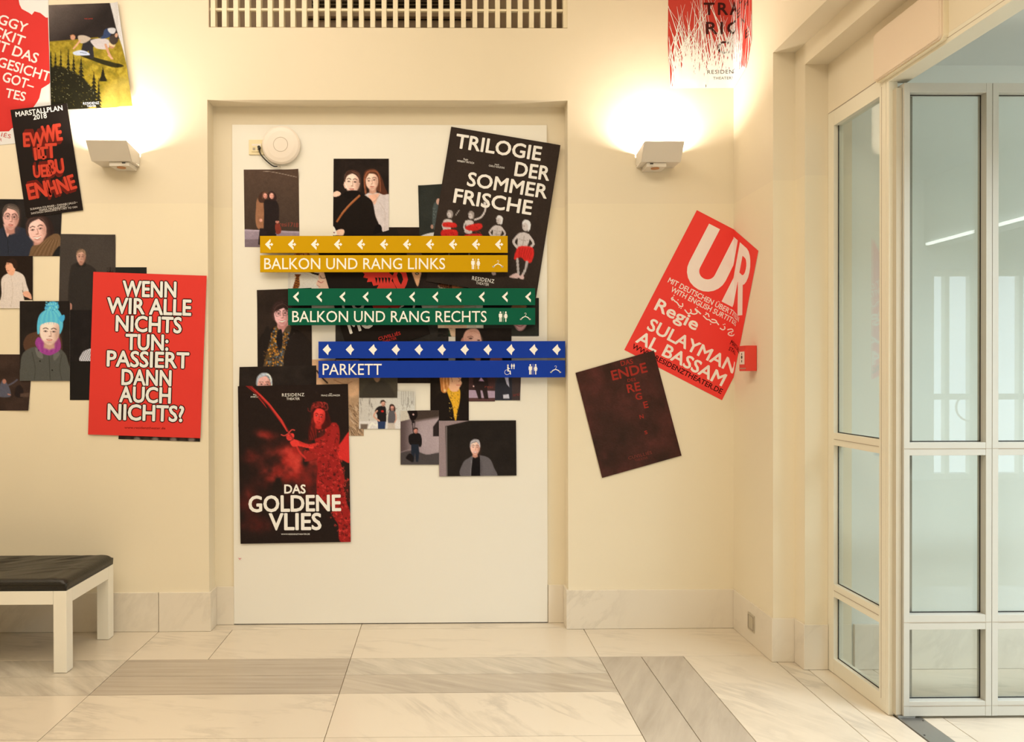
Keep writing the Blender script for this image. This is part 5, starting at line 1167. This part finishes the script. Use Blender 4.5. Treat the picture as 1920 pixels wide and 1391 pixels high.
# man in light shirt
p = Print([(-40, 480), (61.5, 480), (61.5, 578), (-40, 578)], (38, 27, 19), 1.2, Y=0, layer=3); p.pg([(-40, 563), (61.5, 563), (61.5, 580), (-40, 580)], (226, 204, 164), 1)
p.bl([(2, 528), (6, 518), (16, 512), (28, 508), (44, 516), (50, 534), (54, 548), (46, 552), (42, 545), (44, 578), (2, 578), (3, 550)], (214, 192, 166), 1.2); p.ln([(20, 514), (24, 545), (20, 576)], 1, (176, 152, 126), .5); p.ln([(42, 530), (44, 548)], 1.2, (170, 146, 122), .6); p.ln([(8, 530), (6, 560)], 1.2, (176, 152, 126), .5)
p.bl([(43, 548), (52, 546), (58, 552), (59, 561), (52, 558), (45, 555)], (222, 158, 120), 1); p.bl([(11, 504), (12, 494), (16, 488), (24, 488), (30, 496), (28, 508), (24, 516), (16, 514)], (226, 160, 118), 1.1); p.bl([(13, 492), (17, 486), (26, 485), (32, 492), (31, 504), (26, 502), (22, 494)], (50, 32, 22), 1)
p.ln([(12, 496), (10, 501), (13, 503)], 1, (200, 134, 96)); p.ln([(13, 495), (17, 494.5)], .9, (60, 36, 26)); p.ln([(13, 507), (17, 507.5)], 1, (170, 80, 66)); p.build('photo_print', 'photo of a young man in a loose white shirt on black', 'photograph', GL)
# dark standing man
p = Print([(113, 438.5), (217, 440), (216, 600), (110, 589)], (66, 56, 46), 1.3, Y=0, layer=1, curl=lift('tr', .005)); p.noise(30, .06, 3)
p.bl([(132, 505), (136, 496), (148, 492), (160, 494), (176, 502), (182, 520), (182, 596), (136, 592), (134, 575), (128, 572), (128, 540)], (47, 40, 33), 2); p.face(152, 482, 17, 27, (190, 140, 112)); p.hair(152, 482, 17, 27, (116, 88, 64), 0, -.12, .0, .02, .1, 9); p.bl([(128, 572), (132, 568), (135, 572), (134, 580), (130, 580)], (180, 124, 98), 1)
p.bl([(144, 492), (152, 498), (160, 492), (160, 500), (144, 500)], (40, 34, 28), 1.4); p.build('photo_print', 'dim photo of a man in a dark coat, left of the red poster WENN', 'photograph', GL)
p = Print([(200, 501), (275, 501), (275, 640), (200, 640)], (36, 35, 28), 12, Y=0, layer=1); p.build('photo_print', 'dark photo edge showing above the red poster WENN WIR ALLE', 'photograph', GL)
# striped sleeve
p = Print([(110, 581), (240, 581), (240, 677), (110, 677)], (34, 28, 24), 1.4, Y=0, layer=2); p.noise(16, .15, 3); p.bl([(150, 677), (153, 664), (160, 657), (176, 655), (180, 680)], (206, 196, 186), 1)
for k in range(5): p.ln([(150+k*4, 678), (154+k*4, 668), (160+k*4, 657)], 1.1, (50, 44, 44), .8)
p.build('photo_print', 'black photo with a striped sleeve, left edge of the red poster WENN', 'photograph', GL)
p = Print([(131, 676), (240, 676), (240, 750), (131, 750)], (33, 28, 23), 8, Y=0, layer=1); p.build('photo_print', 'plain black photo low at the left edge of the red poster WENN', 'photograph', GL)
p = Print([(-60, 664), (61, 664.5), (54, 769.5), (-60, 770)], (58, 42, 32), 1.4, Y=0, layer=1, curl=lift('br', .008, .3)); p.noise(20, .18, 3)
p.bl([(-4, 742), (0, 722), (6, 712), (14, 720), (20, 735), (18, 744)], (86, 82, 86), 1.4); p.el(8, 715, 3.6, 4.4, (170, 112, 88), 1); p.ln([(12, 724), (24, 718), (32, 712)], 3, (84, 76, 78)); p.bl([(28, 742), (30, 726), (38, 722), (44, 732), (42, 746)], (40, 30, 26), 1.6); p.pg([(38, 738), (56, 736), (54, 744), (38, 744)], (84, 62, 48), 2)
p.ln([(15, 739), (19, 740)], 2, (180, 120, 96)); p.build('photo_print', 'brown photo of seated people, lowest at the left picture edge', 'photograph', GL)
# girl with blue hat
p = Print([(37, 564.5), (131, 564.5), (131, 714), (37, 714)], (36, 29, 23), 1.0, Y=0, layer=4); p.noise(16, .15, 5)
p.bl([(44, 650), (48, 632), (60, 624), (80, 622), (90, 640), (84, 668), (60, 670)], (84, 56, 38), 1.6); p.bl([(104, 628), (116, 636), (116, 662), (106, 660)], (72, 48, 34), 1.4)
p.bl([(38, 690), (42, 664), (58, 652), (76, 650), (100, 650), (118, 658), (127, 676), (128, 716), (38, 716)], (82, 78, 66), 1.6); p.ln([(92, 668), (94, 712)], 1.2, (50, 46, 40), .8); p.ln([(60, 660), (66, 690), (64, 712)], 1.4, (58, 54, 46), .7); p.ln([(116, 664), (112, 690), (116, 712)], 1.4, (58, 54, 46), .7)
p.bl([(66, 652), (78, 660), (80, 672), (70, 668)], (108, 102, 88), 1); p.bl([(106, 656), (112, 664), (102, 676), (100, 664)], (104, 98, 84), 1); p.el(73, 656, 1.6, 1.8, (30, 26, 22), .8); p.el(75, 677, 1.4, 1.6, (36, 32, 28), .8); p.el(98, 694, 1.4, 1.4, (30, 26, 22), .8)
p.bl([(66, 644), (72, 632), (84, 640), (96, 640), (108, 630), (114, 644), (112, 656), (100, 664), (90, 666), (76, 660)], (150, 62, 122), 1.3)
for k in range(9): p.ln([(68+k*5, 642), (72+k*4, 660)], .9, (186, 92, 152) if k % 2 else (112, 40, 92), .6)
p.face(93, 623, 38, 47, (240, 202, 172), 2); p.bl([(70, 625), (70, 604), (76, 588), (92, 578), (106, 578), (116, 592), (118, 612), (112, 626), (110, 608), (92, 604), (76, 610), (74, 624)], (92, 178, 200), 1.2)
for k in range(10): p.ln([(73+k*4.6, 608), (76+k*4, 592), (86+k*1.6, 580)], .9, (130, 208, 226) if k % 2 else (62, 140, 164), .6)
p.bl([(84, 580), (88, 570), (98, 565), (108, 568), (110, 578), (100, 583)], (86, 170, 194), 1.5); p.speck((86, 566, 109, 582), [(50, 128, 150), (140, 214, 230)], 40, 1.3, 4); p.bl([(110, 596), (120, 590), (121, 598), (116, 604)], (70, 160, 190), 1)
p.build('photo_print', 'photo of a girl in a turquoise knitted hat and pink scarf', 'photograph', GL)
# photo under the red poster
p = Print([(226, 740), (378, 744), (375, 828), (222, 823)], (40, 32, 25), 2, Y=0, layer=2); 
for k in range(8): p.el(240+k*17, 824, 6, 5, (120, 100, 84) if k % 2 else (60, 46, 36), 3)
p.build('photo_print', 'dark photo strip sticking out below the red poster WENN WIR ALLE', 'photograph', GL)
# WENN WIR ALLE NICHTS TUN
p = Print([(175, 509.5), (388, 517), (376, 821.5), (165, 814.5)], (222, 60, 46), 8, Y=0, layer=5, lit=1.1, curl=lambda u, v: .004*np.clip((u-.93)/.07, 0, 1)**2)
def b_(x, y): return (x/2.8975, 360+y/2.8975)
for st, x0, y0, x1, y1 in (('WENN', 668, 566, 955, 572), ('WIR ALLE', 583, 657, 1036, 670), ('NICHTS', 630, 754, 984, 765), ('TUN:', 684, 855, 912, 860), ('PASSIERT', 582, 945, 1024, 957), ('DANN', 662, 1046, 928, 1053), ('AUCH', 650, 1139, 925, 1147), ('NICHTS?', 586, 1234, 996, 1247)):
    p.tx(st, b_(x0, y0), b_(x1, y1), 28.5, (236, 224, 200), .024, outline=1.9)
p.tx('www.residenztheater.de', b_(676, 1285), b_(898, 1289), 4.4, (90, 22, 18), .012)
p.build('poster', 'red poster with the white words WENN WIR ALLE NICHTS TUN, left of the niche', 'poster', GP)

# ------------------------------------------------------------------ right of the niche
# dark poster DAS ENDE DES REGENS
p = Print([(1079, 699), (1226, 657), (1278, 854), (1129, 896)], (66, 38, 28), 1.8, Y=0, layer=4); n = vnoise(p.x, p.y, 26, 6, 4); n2 = vnoise(p.x, p.y*.6, 9, 12, 3)
p.mixv(np.clip((n-.5)*2.2, 0, 1), (86, 44, 34)); p.mixv(np.clip((.48-n)*2.6, 0, 1), (48, 32, 22)); p.mixv(np.clip((n2-.55)*2, 0, 1)*.5, (90, 46, 36)); p.el(1150, 810, 40, 34, (44, 32, 22), 30, a=.45)
def c_(x, y): return (1060+x/5.15, 640+y/5.15)
RR = (150, 44, 30)
p.tx('DAS', c_(540, 237), c_(656, 214), 9, RR, .014); p.tx('ENDE', c_(460, 375), c_(793, 293), 17.5, RR, .024); p.tx('DES', c_(602, 391), c_(682, 380), 5.6, RR, .01)
p.tx('RE', c_(607, 497), c_(730, 470), 15.5, RR, .02); p.tx('G', c_(684, 567), c_(743, 556), 12, RR, .02); p.tx('E', c_(764, 646), c_(804, 636), 12, RR, .02); p.tx('N', c_(722, 749), c_(758, 741), 7.4, RR, .02); p.tx('S', c_(770, 897), c_(795, 891), 6.2, RR, .02)
p.tx('CUVILLIÉS', c_(612, 1142), c_(838, 1085), 5.6, (120, 50, 36), .006, 1.1); p.tx('THEATER', c_(672, 1162), c_(800, 1131), 4.4, (110, 46, 34), .004)
p.build('poster', 'dark brown tilted poster DAS ENDE DES REGENS, right of the niche', 'poster', GP)
# red UR poster bent round the corner of the room
TL_ = np.array((1306.4, 394.0)); e1 = np.array((.889, .458)); e2 = np.array((-.461, .888))
def ur(a, b): return tuple(TL_+e1*a+e2*b)
TRu = unf(1426.7, 476.7)
p = Print([ur(0, 0), ur(206, 0), ur(206, 295), ur(0, 295)], (228, 62, 48), 12, Y=0, layer=1, fold=True)
UC = (236, 212, 180)
def loc(x, y):      # photo pixel on the back wall -> along and down the sheet
    d = np.array((x, y))-TL_; det = e1[0]*e2[1]-e1[1]*e2[0]; return ((d[0]*e2[1]-d[1]*e2[0])/det, (e1[0]*d[1]-e1[1]*d[0])/det)
def stroke(pts, w, lev=1): p.add(ribbon2d([ur(*q) for q in pts], w), UC, lev)
U0, CH, SW = 32, 119, 23
ux = U0; arc = [(ux+SW/2, 12), (ux+SW/2, 12+CH-38)] + [(ux+SW/2+(27)*(1-math.cos(t)), 12+CH-38+26.5*math.sin(t)) for t in [math.pi*k/12 for k in range(1, 12)]] + [(ux+SW/2+54, 12+CH-38), (ux+SW/2+54, 12)]
stroke(arc, SW)
rx = 120; stroke([(rx+SW/2, 12), (rx+SW/2, 12+CH)], SW)
bowl = [(rx+SW/2, 12+9)] + [(rx+36+22*math.sin(t), 12+9+25*(1-math.cos(t))) for t in [math.pi*k/10 for k in range(0, 11)]] + [(rx+SW/2, 12+59)]
stroke(bowl, 18, 1.9); stroke([(rx+34, 12+60), (rx+62, 12+CH)], 23, 2.8)
def pxl(x, y): return (1150+x/3.567, 380+y/3.567)
def pr(x, y): return unf(*pxl(x, y))
def along(st, x, y, L, cap, col=UC, bold=.014):
    a, b = loc(*pxl(x, y)); p.tx(st, ur(a, b), ur(a+L, b), cap, col, bold)
along('MIT DEUTSCHEN ÜBERTITELN', 362, 531, 167, 9.6); along('WITH ENGLISH SURTITLES', 380, 592, 146, 9.6)
along('Regie', 272, 712, 87, 22, bold=.024); along('SULAYMAN', 222, 845, 181, 22.5, bold=.022); along('AL BASSAM', 148, 930, 181, 23, bold=.022)
along('WWW.RESIDENZTHEATER.DE', 122, 972, 188, 9.4, (60, 18, 14), .016); along('MARSTALL', 778, 945, 40, 8.6, (60, 18, 14), .012); along('STALL', 768, 985, 22, 7, (60, 18, 14), .012)
for pts, w in (([(395, 640), (410, 658), (425, 668), (440, 690)], 2.2), ([(395, 655), (388, 640), (402, 630)], 1.8), ([(440, 690), (462, 694), (462, 672)], 2), ([(476, 715), (500, 742), (520, 730), (515, 712)], 2.2), ([(515, 738), (540, 745), (560, 735), (545, 708), (585, 745)], 2.4), ([(600, 755), (625, 780), (640, 782)], 2.2), ([(612, 750), (632, 742), (640, 765)], 2), ([(640, 782), (660, 800), (690, 800), (680, 785), (655, 780)], 2.2), ([(690, 800), (705, 818)], 2.2), ([(712, 838), (730, 850), (745, 842), (742, 826)], 2.2), ([(762, 850), (790, 845), (800, 860), (775, 868), (768, 880), (790, 890), (822, 880)], 2.2)):
    p.add(ribbon2d(spline([pxl(*q) for q in pts], n=4), w), UC)
for x, y in ((405, 620), (432, 650), (440, 700), (452, 706), (506, 756), (560, 700), (620, 735), (650, 812), (735, 815), (745, 812), (790, 876)): p.add(disc2d(*pxl(x, y), 1.1, n=8), UC)
p.build('poster', 'red tilted poster with the huge white letters UR, bent round the room corner', 'poster', GP)
# red poster with white grasses at the top, bent round the corner
xe = unf(1410, 80)[0]
p = Print([(1253, -130), (xe, -130), (xe, 150), (1253, 165.5)], (205, 68, 50), 12, Y=0, layer=1, fold=True, lit=1.3, outline=[(1254, -130), (xe, -130), (xe, 112), (xe-22, 150), (FX+6, 165.8), (FX, 165.8), (1256, 165.5), (1252, 80)])
CR = (255, 246, 228); BK = (70, 34, 26)
p.tx('TRA', (1319.5, 28), (1391, 28), 22, BK, .02, 1.25, level=4.5); p.tx('RIC', (1324, 64), (1387, 64), 22, BK, .02, 1.2, level=3); p.tx('C', (1345, 101), (1367, 101), 23, BK, .02, level=2.6)
for ch, x, y in (('C', 822, 36), ('H', 858, 62), ('E', 808, 125), ('N', 838, 175), ('E', 862, 255)):
    a = pxl(0, 0); X_, Y_ = 1150+x/3.479, y/3.479; q0 = unf(max(X_, FX+3), Y_); p.tx(ch, q0, (q0[0]+16, q0[1]), 15, BK, .01)
p.tx('RESIDENZ', (1326, 139), (FX+8, 138), 7.2, BK, .004, 1.15, level=4); p.tx('THEATER', (1337, 149.5), (1371, 149), 5, BK, .004, 1.1, level=4)
rg = random.Random(9)
for k in range(270):
    x = rg.choice((rg.gauss(1296, 14), rg.uniform(1256, xe-4), rg.gauss(1340, 22), rg.gauss(1385, 20), rg.gauss(1300, 26))); y = 168
    if not 1254 < x < xe-3: continue
    h = rg.uniform(30, 110) if rg.random() < .6 else rg.uniform(90, 185)
    if x < 1275: h *= .7
    dx = rg.gauss(0, .16)*h; c2 = rg.gauss(0, .10)*h; w = rg.uniform(1.0, 4.4)
    pts = spline([(x, y), (x+dx*.4+c2, y-h*.5), (x+dx, y-h)], n=4); p.add(ribbon2d(pts, w, .3), CR, 2+rg.random()*1.2, True)
for cx, w, h in ((1290, 26, 62), (1335, 22, 50), (1358, 16, 34), (1395, 30, 46), (1312, 16, 30), (1425, 30, 26)):
    p.add((np.array([(cx-w, 166), (cx-w*.6, 166-h*.5), (cx-w*.15, 166-h), (cx+w*.3, 166-h*.55), (cx+w, 166)]), [(0, 1, 2, 3, 4)]), CR, 1.8, True)
p.build('poster', 'red poster with white grass blades, bent round the corner above the right lamp', 'poster', GP)
